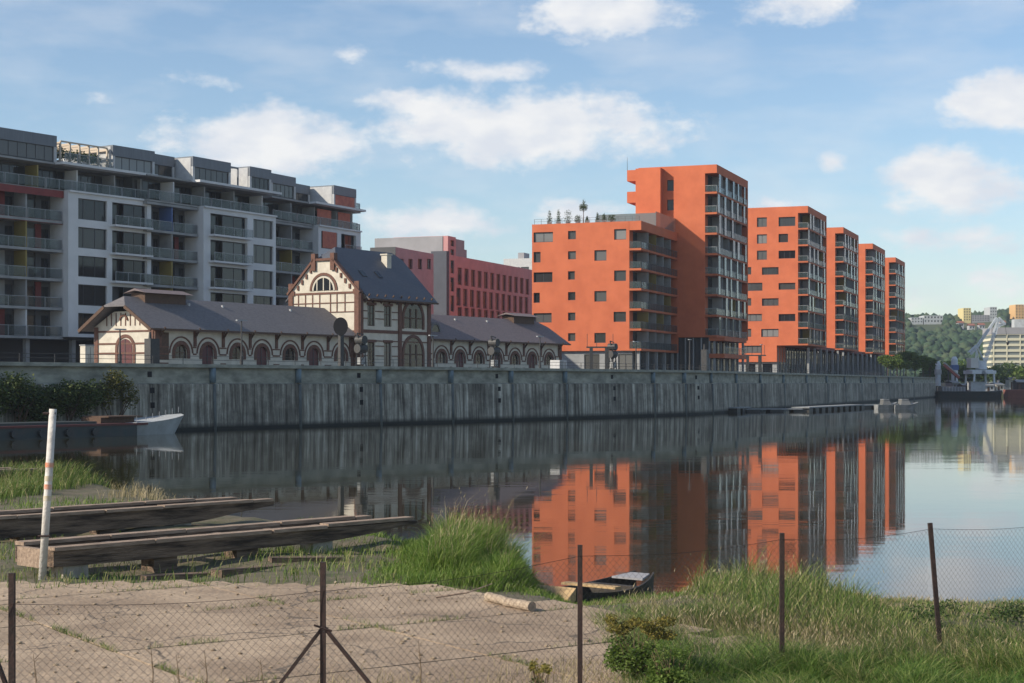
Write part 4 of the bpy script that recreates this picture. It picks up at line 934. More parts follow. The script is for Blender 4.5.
# trees at the end of the quay
def tree(name, x, y, z, h, r, label, material, n=1500, sz=.28, group=None, blobs=6):
    t = empty(name, (x,y,z), 0, label, 'tree', group)
    m = MB(); m.tube((0,0,0),(0,0,h*.5),.05*h*.5,.03*h*.5,7)
    bl = []
    for i in range(blobs):
        a = 6.28*i/blobs + random.random(); q = r*random.uniform(.25,.62); zz = z + h*random.uniform(.45,.82)
        bl.append((x+math.cos(a)*q, y+math.sin(a)*q, zz, r*random.uniform(.38,.58), r*random.uniform(.38,.58), h*random.uniform(.13,.22)))
        m.tube((0,0,h*.38),(math.cos(a)*q, math.sin(a)*q, zz-z), .018*h*.5, .008*h, 5)
    m.build('trunk', timber, t); bl.append((x,y,z+h*.8,r*.5,r*.5,h*.2)); leaves('crown', bl, n, sz, material, t, (x,y,z))
leaf_bright = ramp_mat('bright_leaves', [(.06,.11,.02),(.11,.17,.03),(.17,.23,.05)], .7, transl=.35)
tl = ['nearest bright green tree past the last orange tower','bright green tree, second past the last orange tower','yellow green tree, third past the last orange tower','fourth tree of the row at the far end of the quay','fifth tree of the row at the far end of the quay','last small tree at the end of the quay wall']
for i, (px, D, h, r) in enumerate(((888,368,5.0,2.4),(897,375,5.4,2.6),(906,382,6.2,2.5),(915,388,6.0,2.4),(923,396,5.4,2.4),(930,402,5.0,2.2))):
    p = at(px, 0, D); tree('tree', p.x, p.y, QZ-.12, h, r, tl[i], leaf_bright, 2600, .22, 'trees at the end of the quay')
# ------------------------------------------------------------------ boats and pontoons
hull_dk = mat('dark_hull_paint', (.03,.045,.045), .6, (.05,.05,.045), 1.5)
hull_wh = mat('white_hull_paint', (.48,.50,.50), .55, (.36,.37,.36), 1.2)
deck_rd = mat('red_deck_edge', (.13,.025,.02), .6, (.09,.03,.025), 1)
def hull(L, Bm, h, bow, name, material, parent, sheer=.6, z0=-.4, x0=0.0):
    """hull along +x with pointed bow raised by sheer"""
    st = [0, .04] + [i/12 for i in range(1,13)]; m = MB(); rows = []
    for t in st:
        x = x0 + t*L; w = Bm/2*(1 if t < 1-bow else math.sqrt(max(0, 1-((t-(1-bow))/bow)**1.8)))
        w = max(w, .02); zt = h + sheer*max(0,(t-(1-bow)*.95)/(1-(1-bow)*.95))**1.5; rk = .0 + (t > .99)*0
        rk = L*.2*max(0,(t-.35)/.65)**2 if bow > .3 else L*.02*(t > .99)
        rows.append([(x, -w, zt),(x-rk, -w*.7, z0),(x-rk, w*.7, z0),(x, w, zt)])
    vs = [p for r in rows for p in r]; fs = []
    for i in range(len(rows)-1):
        a = i*4; b_ = a+4
        fs += [(a,b_,b_+1,a+1),(a+1,b_+1,b_+2,a+2),(a+2,b_+2,b_+3,a+3),(a+3,b_+3,b_,a)]
    fs += [(0,1,2,3)]; m.add(vs, fs); return m.build(name, material, parent)
pB = at(181, 431, 119.5); _, dW = wall_pt(wall_s(160)); ang_b = math.atan2(dW.y, dW.x) + R(2)
barge = empty('barge', (pB.x, pB.y, 0), ang_b, 'long dark river barge with red deck edge and white bow moored at the left', 'barge')
hull(6.2, 4.2, .88, .9, 'bow', hull_wh, barge, sheer=.5, x0=-6.2)
MB().box(-42, -6.15, -2.1, 2.1, -.4, .72).build('hull', hull_dk, barge)
MB().box(-42, -5.2, -2.16, 2.16, .72, .86).build('deck_edge', deck_rd, barge)
MB().box(-32, -9.2, -1.5, 1.5, .86, 1.02).build('hatch_cover', hull_dk, barge)
MB().box(-8.4, -5.4, -1.0, 1.0, .86, 1.25).box(-8.0,-4.9,-1.3,1.3,1.25,1.33).build('fore_cabin', timber, barge)
MB().box(-21.5, -18.8, -2.13, -2.105, -.1, .65).build('white_patch', hull_wh, barge)
m = MB()
for i in range(7): m.tube((-6+i*.85, -1.9+ .27*max(0,i-1)*.9, .9+.1*i),(-6+i*.85, -1.9+.27*max(0,i-1)*.9, 1.3+.1*i), .02, n=5)
m.build('bow_rail', frame_lt, barge)
for i in range(14): MB().tube((-10-i*2.2, -2.18, .35),(-10-i*2.2, -2.32, .35), .26, n=10).build('tyre_fender', MATS['dark_iron'], barge)
grey_boat = mat('grey_pontoon', (.30,.31,.31), .8, (.18,.19,.19), 1.5)
def pontoon(p0, p1, w, h, label):
    p0, p1 = Vector(p0), Vector(p1); d = p1-p0; L = d.length
    t = empty('pontoon', (p0.x,p0.y,0), math.atan2(d.y,d.x), label, 'pontoon', 'pontoons along the quay wall')
    MB().box(0,L,-w/2,w/2,h-.14,h).build('deck', grey_boat, t)
    m = MB(); q = .3
    while q < L-1: m.box(q, q+1.8, -w/2+.1, w/2-.1, -.3, h-.145); q += 3.1
    m.build('float', MATS['dark_iron'], t)
def wp(px, py): p = at(px, py, CAMZ*F/(py-HY)); return (p.x, p.y)
pontoon(wp(727,412.5), wp(741,411.5), 2.6, .62, 'short pale pontoon block, nearest of those along the quay wall')
pontoon(wp(742,411.8), wp(800,411.6), 1.8, .4, 'long low grey pontoon between the short block and the small boats')
pontoon(wp(800,411.4), wp(856,408.2), 2.4, .55, 'second long grey pontoon reaching towards the moored motor boats')
pontoon(wp(857,408), wp(905,407.2), 2.2, .45, 'far dark pontoon under the moored motor boats')
def motorboat(px, py, L, label, cm):
    x, y = wp(px, py); t = empty('motor_boat', (x,y,0), R(6), label, 'motor boat', 'small motor boats by the far pontoon')
    hull(L, 2.0, .6, .5, 'hull', cm, t, .35, -.2); MB().poly([(L*.25,-.7,.6),(L*.68,-.7,.6),(L*.55,-.6,1.3),(L*.3,-.6,1.3)], (0,1.4,0)).build('cabin', pane, t); MB().box(L*.28,L*.56,-.68,.68,1.3,1.38).build('cabin_roof', cm, t)
motorboat(876, 409, 3.0, 'small pale grey motor boat, left one of the two at the pontoon end', grey_boat); motorboat(893, 409, 3.6, 'low grey motor boat with pale cabin, farther right at the pontoon', grey_boat)

# far bank: barges, sheds, crane, silos
def fl(px, py, D): return at(px, py, D)
D0 = 418
x0 = fl(936,0,D0).x; x1 = fl(1003,0,D0).x
t = empty('work_barge', (x0, D0, 0), R(2), 'long low black work barge moored at the far bank below the crane', 'barge'); L = x1-x0
hull(L, 6, 1.5, .12, 'hull', hull_dk, t, .3); MB().box(1,L*.42,-1.5,1.5,1.5,2.7).build('cargo_cover', MATS['pale_grey_panel'], t); MB().box(L*.5,L*.72,-1.4,1.4,1.5,3.8).build('deck_house', hull_wh, t); MB().box(L*.49,L*.73,-1.5,1.5,3.8,3.95).build('deck_house_roof', slabg, t)
m = MB(); 
for i in range(9): m.box(1+i*L*.045,1.15+i*L*.045,-1.55,-1.5,1.5,2.6)
m.build('cover_rib', iron, t)
t = empty('red_barge', (fl(1006,0,D0).x, D0, 0), R(-2), 'rust red barge at the right edge of the picture by the far bank', 'barge'); hull(26, 6, 1.9, .1, 'hull', mat('rust_red_hull', (.30,.11,.08), .7, (.22,.09,.07), .6), t, .3); MB().box(9,15,-2,2,1.9,4.6).build('deck_house', hull_wh, t); MB().box(9.5,14.5,-2.03,-2.0,3.2,4.1).build('window', pane_dk, t)
crane_m = mat('pale_blue_crane_paint', (.66,.70,.72), .6, (.55,.60,.63), 2)
cp = fl(984, 0, 436); t = empty('harbour_crane', (cp.x, 436, 1.3), R(8), 'pale blue harbour crane with a bent jib standing on the far bank', 'crane')
def c3(px, py): p = fl(px, py, 436); return ((p.x-cp.x), 0, p.z-1.3)
def lat(m, p0, p1, w, nseg, r=.16):
    p0, p1 = Vector(p0), Vector(p1); d = (p1-p0); sidev = d.normalized().cross(Vector((0,1,0)))*w/2; pr = None
    for yy in (-w/2, w/2):
        o_ = Vector((0,yy,0)); m.beam(p0+sidev+o_, p1+sidev*.6+o_, r, r).beam(p0-sidev+o_, p1-sidev*.6+o_, r, r)
        for i in range(nseg):
            a = p0 + d*(i/nseg); b_ = p0 + d*((i+1)/nseg); k = 1-.4*i/nseg; sg = 1 if i % 2 else -1
            m.beam(a+sidev*sg*k+o_, b_-sidev*sg*k+o_, r*.6, r*.6)
m = MB()
for px in (968.5, 990.5):
    a = c3(px, 372)[0]
    for yy in (-2.6, 2.6): m.beam((a,yy,0),(a*.92,yy,5.0),.42,.42)
m.build('leg', crane_m, t)
MB().box(c3(967,0)[0], c3(977,0)[0], -2.9, 2.9, 4.7, 5.6).box(c3(981,0)[0], c3(992,0)[0], -2.9, 2.9, 4.7, 5.6).box(c3(967,0)[0], c3(992,0)[0], -1.0, 1.0, 5.2, 5.8).build('portal_beam', crane_m, t)
MB().tube((c3(981,0)[0],0,5.9),(c3(981,0)[0],0,8.2),1.5,1.3,14).build('slewing_column', crane_m, t)
MB().box(c3(968,0)[0], c3(976,0)[0], -1.4, 1.4, c3(0,368)[2], c3(0,358)[2]).build('machine_house', mat('crane_cabin_white', (.6,.6,.55), .6), t)
m = MB(); lat(m, c3(983,367), c3(995,334), .7, 8, .15); m.build('main_jib', crane_m, t)
m = MB(); lat(m, c3(995,334), c3(999,319), .7, 4, .2); lat(m, c3(969,353.5), c3(977,345.5), .8, 2, .26); lat(m, c3(977,346), c3(997.5,317.5), .55, 9, .16); m.build('tie_beam', crane_m, t)
m = MB(); m.beam(c3(976,348), c3(975,367), .25,.25).beam(c3(977,347), c3(985,362), .25,.25).beam(c3(980,367), c3(976,348),.2,.2); m.build('mast', crane_m, t)
m = MB(); lat(m, c3(999,318), c3(1006,324), .6, 4, .18); lat(m, c3(1006,323), c3(999,326), .6, 3, .16); m.build('fly_jib', crane_m, t)
m = MB(); m.tube(c3(1006,324), c3(1009,342), .05, n=4).tube(c3(1009,342), c3(1009,345), .45, .2, 8); m.build('hook', iron, t)

pan_red = mat('red_conveyor', (.42,.12,.09), .7); 
t = empty('conveyor', (fl(944,0,445).x, 445, 1.3), 0, 'red and white sloping conveyor left of the harbour crane', 'conveyor')
a = (0,0,fl(0,365,445).z-1.3); e_ = (fl(959,0,445).x-fl(944,0,445).x,0,fl(0,378,445).z-1.3); MB().beam(a,e_,1.2,.6).build('belt', pan_red, t)
MB().beam((a[0],0,a[2]+.6),(e_[0],0,e_[2]+.6),1.3,.3).build('cover', palecl, t); MB().beam((1.2,0,0),(1.2,0,a[2]-1.0),.3,.3).beam((3,0,0),(3,0,a[2]-2.6),.3,.3).build('leg', iron, t)
for (px, w, yt, yb, lb) in ((938,5,361,379,'pale blue silo at the end of the quay, left of the conveyor'),(954.5,6,356.5,376,'blue and white batching silo just left of the harbour crane')):
    p = fl(px, 0, 452); z1 = fl(0,yt,452).z; t = empty('silo', (p.x,452,1.3), 0, lb, 'silo', 'silos on the far bank'); r = w/2/F*452*1.1
    MB().tube((0,0,1.5),(0,0,z1-1.3-.8),r,n=16).tube((0,0,z1-2.1),(0,0,z1-1.3),r,r*.5,16).build('tank', crane_m, t); MB().box(-r*1.05,r*1.05,-r*1.05,r*1.05,z1-5.0,z1-3.6).build('band', bluep if px > 940 else palecl, t)
    m = MB(); 
    for q in (-1,1): m.box(q*r*.7-.15,q*r*.7+.15,-.3,.3,0,1.5)
    m.build('leg', iron, t)
shed_cols = [('cream', MATS['cream_render']), ('grey', MATS['pale_grey_panel']), ('white', hull_wh), ('rust', MATS['rusty_steel']), ('brown', timber)]
sheds = [(947,6,379,470,'cream','low sand coloured shed left of the harbour crane'),(956,7,381,440,'grey','small grey cabin left of the crane, close to the water'),(978,10,383,424.5,'cream','cream cabin on the bank right under the crane'),(990,9,384,425,'white','white cabin just right of the crane feet'),(1000,8,383,427,'cream','pale cabin, second to the right of the crane feet'),(1013,7,377,470,'white','white shed behind the red barge'),(1003,6,371,500,'grey','distant grey shed below the long office block'),(1021,8,380,432,'rust','dark rusty shed at the right edge above the red barge'),(966,6,384,428,'brown','brown cabin just left of the crane feet')]
for px, w, yt, D, c, lb in sheds:
    p = fl(px,0,D); W_ = w/F*D; z1 = max(fl(0,yt,D).z-1.3, 1.8); t = empty('shed', (p.x,D,1.3), R(random.uniform(-8,8)), lb, 'shed', 'sheds and cabins on the far bank')
    MB().box(-W_/2,W_/2,0,5,0,z1*.8).build('wall', dict(shed_cols)[c], t); MB().poly([(-W_/2-.2,-.3,z1*.8),(W_/2+.2,-.3,z1*.8),(W_/2+.2,2.5,z1),(-W_/2-.2,2.5,z1)],(0,0,.12)).poly([(-W_/2-.2,5.3,z1*.8),(W_/2+.2,5.3,z1*.8),(W_/2+.2,2.5,z1),(-W_/2-.2,2.5,z1)],(0,0,.12)).build('roof', slabg, t)
    MB().box(-W_*.3,-W_*.05,-.05,-.003,.05,z1*.65).build('door', timber, t); MB().box(W_*.1,W_*.32,-.05,-.003,z1*.35,z1*.65).build('window', pane_dk, t)
sand = mat('sand_pile_earth', (.42,.34,.23), .95, (.33,.27,.19), .8)
for px, D, r, h, lb in ((948,455,4.5,3.0,'brown sand heap at the foot of the conveyor'),(973,447,4,2.4,'pale sand heap behind the crane legs'),(996,452,5,2.6,'wide sand heap to the right of the crane')):
    p = fl(px,0,D); m = MB(); n_ = 20; vs = [(0,0,h)] + [(math.cos(6.283*i/n_)*r*.5*random.uniform(.85,1.15), math.sin(6.283*i/n_)*r*.5, h*.55) for i in range(n_)] + [(math.cos(6.283*i/n_)*r, math.sin(6.283*i/n_)*r, -.1) for i in range(n_)]
    m.add(vs, [(0,1+i,1+(i+1)%n_) for i in range(n_)] + [(1+i,1+n_+i,1+n_+(i+1)%n_,1+(i+1)%n_) for i in range(n_)]); ob = m.build('sand_heap', sand, None, True); ob.location = (p.x,D,1.3); tag(ob, lb, 'sand heap', 'sand heaps on the far bank')
# long office block with light bands
D = 560; p = fl(992,0,D); z1 = fl(0,327.5,D).z; t = empty('long_office_block', (p.x,D,1.3), R(-6), 'long cream and glass banded office block behind the crane at the right edge', 'office building'); L = 62
MB().box(0,L,.3,16,0,z1-1.6).build('glazing', mat('banded_glass', (.17,.19,.18), .3), t)
hgt = z1-1.3; nb_ = 8
for i in range(nb_): 
    z = fl(0, 335+ i*5.6, D).z-1.3
    if z > 1: MB().box(-.2,L+.2,0,16.2,z,z+.85).build('cream_band', mat('cream_band_paint', (.62,.58,.42), .8) if 'cream_band_paint' not in MATS else MATS['cream_band_paint'], t)
MB().box(-.3,L+.3,-.1,16.3,z1-3.6,z1-1.3).build('roof_band', MATS['grey_render'] if False else MATS['pale_grey_panel'], t)
m = MB()
for i in range(14): m.box(i*4.4+.4, i*4.4+.75, -.05, .28, 0, z1-3.6)
m.build('pilaster', MATS['cream_band_paint'], t); MB().box(8,12,3,8,z1-1.3,z1+1.6).build('roof_box', hull_wh, t)
# houses and blocks on the hill
ylw = mat('ochre_facade', (.62,.52,.24), .8); orf = mat('apricot_facade', (.62,.38,.16), .8)
def hill_block(px0, px1, yt, yb, D, mt, lb, rows, cols_):
    a = fl(px0,0,D); b_ = fl(px1,0,D); W_ = b_.x-a.x; z1, z0 = fl(0,yt,D).z, fl(0,yb,D).z
    t = empty('hilltop_building', (a.x,D,z0), 0, lb, 'building', 'buildings on the wooded hill'); h = z1-z0
    m = MB(); hs = [(W_*(i+.25)/cols_, W_*(i+.75)/cols_, h*(j+.3)/rows, h*(j+.75)/rows) for i in range(cols_) for j in range(rows)]
    wall_holes(m, side(0), 0, W_, -12, h, hs, .4); m.add([(0,0,-12),(0,14,-12),(0,14,h),(0,0,h)], [(0,1,2,3)]).add([(W_,0,-12),(W_,14,-12),(W_,14,h),(W_,0,h)], [(0,1,2,3)]).add([(0,0,h),(W_,0,h),(W_,14,h),(0,14,h)], [(0,1,2,3)]); m.build('wall', mt, t)
    for h_ in hs: 
        MB().mbox(side(0), h_[0], h_[1], .3, .35, h_[2], h_[3]).build('window', pane_dk, t)
hill_block(911.5,923,317.5,323,1100,hull_wh,'low white building at the left end of the hilltop',2,4)
hill_block(924,943,315.5,323,1100,hull_wh,'wide white building with stepped roof on the hilltop left of the towers',2,6)
hill_block(963.5,971,308,321,1100,ylw,'yellow tower block on the hill, left of the three',5,3)
hill_block(972,989.5,315,321.5,1100,MATS['pale_grey_panel'],'wide grey block between the yellow and white hilltop towers',3,7)
hill_block(990,997,307,319,1100,hull_wh,'white tower block on the hilltop above the crane jib',4,3)
hill_block(1015.5,1024,304.5,319,1100,orf,'apricot tower block on the hilltop at the right edge',5,3)
for i, (px, py, D, lb) in enumerate(((961,324,930,'small white house among the trees, left below the yellow tower'),(972,327,900,'small white house in the wood below the grey hilltop block'),(982,326,910,'pale house among trees, right of the small white house'),(1003,324,900,'small cream house above the long office block'),(1017,327,800,'white house just above the roof of the long office block'))):
    D = next((q for q in range(730,1200,5) if hz((px-CX)/F*q, q)+2.5 >= fl(px,py+2,q).z), D); p = fl(px,py,D); t = empty('hillside_house', (p.x,D,float(hz(p.x,D))+1.6), 0, lb, 'house', 'houses among the trees on the hill'); MB().box(-1.8,1.8,0,5,-4,2.6).build('wall', hull_wh, t)
    MB().poly([(-2.1,-.4,2.6),(2.1,-.4,2.6),(2.1,2.5,3.8),(-2.1,2.5,3.8)],(0,0,.15)).poly([(-2.1,5.4,2.6),(2.1,5.4,2.6),(2.1,2.5,3.8),(-2.1,2.5,3.8)],(0,0,.2)).build('roof', mat('red_tiles', (.28,.11,.07), .8) if 'red_tiles' not in MATS else MATS['red_tiles'], t); MB().box(-1.2,-.4,-.05,-.01,.9,2).box(.5,1.3,-.05,-.01,.9,2).build('window', pane_dk, t)
# trees on the far bank
k = 0
for px, D, h, r in ((940,470,7,5),(947,490,9,6),(962,470,7,5),(969,480,8,5),(988,470,7,6),(997,490,8,5),(1004,520,9,6),(1010,480,6,5),(1018,500,8,6),(955,520,10,6),(933,480,9,6),(1023,470,7,5)):
    p = fl(px,0,D); nms = ['leftmost far bank tree beside the quay end','bushy tree behind the pale blue silo','tree between the conveyor and the crane','round tree just left of the crane legs','tree seen between the crane legs and long office block','tree right of the crane below the office block','tall tree in front of the long office block','low tree in front of the long office block at right','tree below the right end of the office block','taller tree behind the blue and white silo','dark tree behind the end of the quay wall','tree at the right edge behind the rusty shed']
    tree('tree', p.x, D, 1.3, h, r, nms[k], leaf_bright if k % 2 else leaf_mid, 900, .5, 'trees on the far bank'); k += 1
# ------------------------------------------------------------------ foreground: slipway beams, pole, boat, logs, fence
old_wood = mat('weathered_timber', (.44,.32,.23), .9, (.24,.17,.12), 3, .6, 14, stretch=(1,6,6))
old_side = mat('dark_and_shaded_timber', (.24,.165,.11), .9, (.055,.037,.026), 2.2, .8, 12, stretch=(.5,3,5), lo=.38, hi=.62)  # beam sides toned dark for shade below the sunlit caps; also dark sleepers
pale_stone = mat('pale_stone_block', (.45,.40,.33), .9, (.30,.26,.21), 3, .4, 12)
def slip(p_near, p_far, L_, w_off, label, zt=1.12, dep=.31, ties=7, ang=None):
    p0 = Vector((*p_near, 0)); d = Vector((p_far[0]-p_near[0], p_far[1]-p_near[1], 0)); L = d.length
    t = empty('slipway_track', (p0.x,p0.y,gz(p0.x,p0.y)), math.atan2(d.y,d.x), label, 'slipway beams', 'timber slipway tracks')
    zb = gz(p0.x,p0.y); z = zt - zb
    for k, yy in enumerate((0, w_off)):
        a0 = 0 if k == 0 else .02; a1 = L if k == 0 else L-.25
        m = MB(); n_ = 16
        for i in range(n_):
            x0, x1 = a0+(a1-a0)*i/n_, a0+(a1-a0)*(i+1)/n_
            f0, f1 = (1 if x0 < L*.72 else 1-.62*(x0-L*.72)/(L*.28)), (1 if x1 < L*.72 else 1-.62*(x1-L*.72)/(L*.28))
            j = lambda q: .02*noise.noise((q*1.7, yy, 3.3))
            m.add([(x0,yy-.10,z-dep*f0+j(x0)),(x1,yy-.10,z-dep*f1+j(x1)),(x1,yy+.10,z-dep*f1),(x0,yy+.10,z-dep*f0),(x0,yy-.10+j(x0),z-.06),(x1,yy-.10+j(x1),z-.06),(x1,yy+.10,z-.06),(x0,yy+.10,z-.06)],
                  [(0,3,2,1),(4,5,6,7),(0,1,5,4),(2,3,7,6)] + ([(3,0,4,7)] if i == 0 else []) + ([(1,2,6,5)] if i == n_-1 else []))
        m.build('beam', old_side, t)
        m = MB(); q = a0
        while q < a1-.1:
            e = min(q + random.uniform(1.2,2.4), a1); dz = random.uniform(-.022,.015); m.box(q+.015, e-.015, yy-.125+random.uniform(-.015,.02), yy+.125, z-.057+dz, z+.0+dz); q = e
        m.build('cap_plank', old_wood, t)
    for i in range(ties):
        q = L*(i+.4)/ties; MB().box(q-.07,q+.07,.105,w_off-.105,z-.2,z-.08).build('tie', old_wood, t)
    for i in range(4):
        q = L*(i+.25)/4.6
        wx, wy = p0.x + d.x/L*q, p0.y + d.y/L*q; g_ = gz(wx, wy) - zb - .25
        mt = pale_stone if i in (0,3) else old_side
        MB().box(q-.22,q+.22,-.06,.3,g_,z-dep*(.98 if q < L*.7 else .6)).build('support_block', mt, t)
    MB().box(-.06,.04,.105,w_off-.105,z-.34,z-.05).build('end_board', old_wood, t)
    return t
def gp(px, py, z): D = (CAMZ-z)*F/(py-HY); return ((px-CX)/F*D, D)
zt = 1.12
slip(gp(50,546.5,zt), gp(413,517,zt), 0, .95, 'nearest pair of long timber slipway beams beside the white striped pole')
slip(gp(-80,520.5,zt), gp(271,497.5,zt), 0, .95, 'second pair of long timber slipway beams, behind the nearest pair', dep=.42)
slip(gp(-90,474,zt), gp(41,467.5,zt), 0, 1.0, 'far short pair of slipway beams at the left edge behind the grass', dep=.35, ties=4)
# heavy sleepers lying between the supports of the near track
for i, (px, py, l_, a, lb) in enumerate(((190,573,1.7,8,'dark sleeper lying under the left part of the near slipway beams'),(250,570,1.5,20,'sleeper lying under the middle of the near slipway beams'),(305,563,1.2,-12,'tilted sleeper under the right part of the near slipway beams'))):
    x, y = gp(px, py, .62); o = MB().box(-l_/2,l_/2,-.12,.12,0,.16).build('sleeper', old_side); o.location = (x,y,gz(x,y)-.10); o.rotation_euler = (0,R(2),R(a+35)); tag(o, lb, 'sleeper', 'sleepers under the slipway beams')
# white pole with faded orange rings
x, y = gp(42, 581, .62); t = empty('marker_pole', (x,y,gz(x,y)-.05), 0, 'leaning white wooden pole with faded orange rings beside the slipway beams', 'marker pole')
pt = at(53, 409, y+.1); tip = Vector((pt.x-x, .1, pt.z-gz(x,y)+.05)); white_p = mat('chalky_white_paint', (.66,.62,.56), .8, (.45,.41,.36), 5, .3, 20, lo=.42, hi=.72)
pole = MB().tube((0,0,0), tip, .058, .055, 12).build('post', white_p, t, True)
ring_c = mat('faded_orange_ring', (.60,.22,.12), .8, (.58,.50,.42), 9); ring_g = mat('faded_yellow_ring', (.50,.42,.25), .8, (.6,.55,.48), 9)
for py, c in ((463,ring_c),(476,ring_g),(484,ring_c),(495,ring_g)):
    q = (576-py)/(576-409.0); MB().tube(tip*(q-.014), tip*(q+.014), .0605, n=12, cap=False).build('ring', c, t, True)
MB().tube(tip*.975+Vector((-.14,-.02,0)), tip*.975+Vector((.05,-.02,0)), .02, n=6).build('peg', rust, t); MB().tube(tip*.27+Vector((-.09,-.06,0)), tip*.27+Vector((.09,-.06,0)), .016, n=6).build('peg', rust, t)
# flat wooden punt on the bank
tar = mat('tarred_boat_wood', (.025,.022,.02), .7, (.05,.04,.03), 4, .4, 20); plank = mat('raw_pine_plank', (.52,.36,.18), .8, (.36,.24,.12), 6, .3, 20)
A0 = Vector((*gp(553,592,.42), 0)); A1 = Vector((*gp(640,576.5,.44), 0)); d = A1-A0; L = d.length+.12
t = empty('wooden_punt', (A0.x,A0.y,.11), math.atan2(d.y,d.x), 'black flat-bottomed wooden punt with a yellow plank end, pulled up on the grass bank', 'punt')
hb = .26
def sb(x): return (.40 + .14*math.sin(math.pi*min(1,max(0,(x+.1)/(L+.1)))))*(1-.5*max(0,x/L)**5)
m = MB(); N = 14
for sg in (-1, 1):
    for i in range(N):
        xa, xb = L*i/N, L*(i+1)/N; ya, yb = sg*sb(xa), sg*sb(xb); za, zb_ = hb + .12*(abs(xa/L-.45)*2)**2, hb + .12*(abs(xb/L-.45)*2)**2
        m.add([(xa,ya*.86,0),(xb,yb*.86,0),(xb,yb,zb_),(xa,ya,za),(xa,ya*.86-sg*.03,0.0),(xb,yb*.86-sg*.03,0.0),(xb,yb-sg*.035,zb_),(xa,ya-sg*.035,za)], [(0,1,2,3),(7,6,5,4),(3,2,6,7)])
for i in range(N):
    xa, xb = L*i/N, L*(i+1)/N; m.add([(xa,-sb(xa)*.86,0.01),(xb,-sb(xb)*.86,0.01),(xb,sb(xb)*.86,0.01),(xa,sb(xa)*.86,0.01)], [(0,1,2,3)])
m.build('hull', tar, t, recalc=False)
MB().poly([(-.18,-.42,.10),(.02,-.42,.22),(.02,-.42,.40),(-.18,-.42,.26)],(0,.84,0)).build('transom', plank, t)
MB().box(.9,1.06,-.52,.52,.30,.335).build('thwart', plank, t)
MB().box(L*.62,L*.66,-.46,.46,.05,.28).build('bulkhead', tar, t)
MB().poly([(L*.80,-.30,.32),(L*.96,-.18,.36),(L*.96,.18,.36),(L*.80,.30,.32)],(0,0,.03)).build('fore_deck', MATS['pale_grey_panel'], t)
# broken concrete posts (logs)
birch = mat('pale_log_bark', (.48,.38,.27), .9, (.28,.21,.15), 14, .5, 40, stretch=(1,2.5,1))
for (a, b_, r0, r1, lb) in (((488,597),(506,601.5),.062,.058,'short pale log lying on the concrete apron, the left and smaller of two'),((505,602),(532,607),.058,.066,'longer pale log with dark cut end on the concrete apron')):
    p, q = Vector((*gp(*a,.76), .765)), Vector((*gp(*b_,.76), .765)); m = MB(); nseg = 6; v = []
    for i in range(nseg): 
        c0, c1 = p.lerp(q, i/nseg), p.lerp(q, (i+1)/nseg); m.tube(c0-p, c1-p, r0+(r1-r0)*i/nseg+.004*math.sin(i*2.1), r0+(r1-r0)*(i+1)/nseg+.004*math.sin((i+1)*2.1), 12, cap=(i in (0,nseg-1)))
    o = m.build('log', birch, None, False); o.location = p; tag(o, lb, 'log', 'logs lying on the apron')
# dead branch
p = Vector((*gp(436,598,.72), .73)); o = MB().tube((0,0,0),(.42,.1,.05),.016,.012,6).tube((.42,.1,.05),(.75,.35,.14),.012,.006,6).tube((.3,.07,.04),(.45,.3,.03),.008,.004,5).build('fallen_branch', old_wood); o.location = p; tag(o, 'thin dead branch lying on the concrete left of the logs', 'branch')

# fence
posts = []
for px, py, D in ((-300,585,12.4),(12,573,13.0),(323,562,13.8),(580,545,15.3),(782,533,16.5),(930,523,17.7),(1082,514,19.0)): p = at(px,py,D); posts.append(p)
fence = empty('chain_link_fence', (posts[3].x,posts[3].y,.6), 0, 'rusty chain link fence on thin steel posts crossing the foreground', 'fence'); fo = Vector((posts[3].x,posts[3].y,.6))
lean = [(0,0),(0,0),(0,0),(.0,0),(0,0),(.13,0),(0,0)]
for p, ln in zip(posts, lean):
    g_ = gz(p.x,p.y)-.1; top = p-fo; bot = Vector((p.x+ln[0],p.y,g_))-fo
    MB().beam(bot, top, .045, .045).build('post', rust, fence)
p = posts[2]; m = None
for e in ((280,684),(370,684)):
    e3 = at(e[0], e[1], 13.8); s0 = at(323 if e[0] < 323 else 324, 627, 13.8); dd = e3-s0; dd = dd*1.12
    MB().beam(s0-fo, s0+dd-fo, .035, .03).build('brace', rust, fence)
p = posts[1]; e3 = at(-9,652,13.0); MB().beam(at(-30,590,13)-fo, at(8,690,13)-fo, .035,.03).build('brace', rust, fence)
MB().tube(at(314,625,13.78)-fo, at(332,631,13.78)-fo, .01, n=5).build('clamp', rust, fence)
drop = [.2,.24,.24,.10,.06,.06,.06]
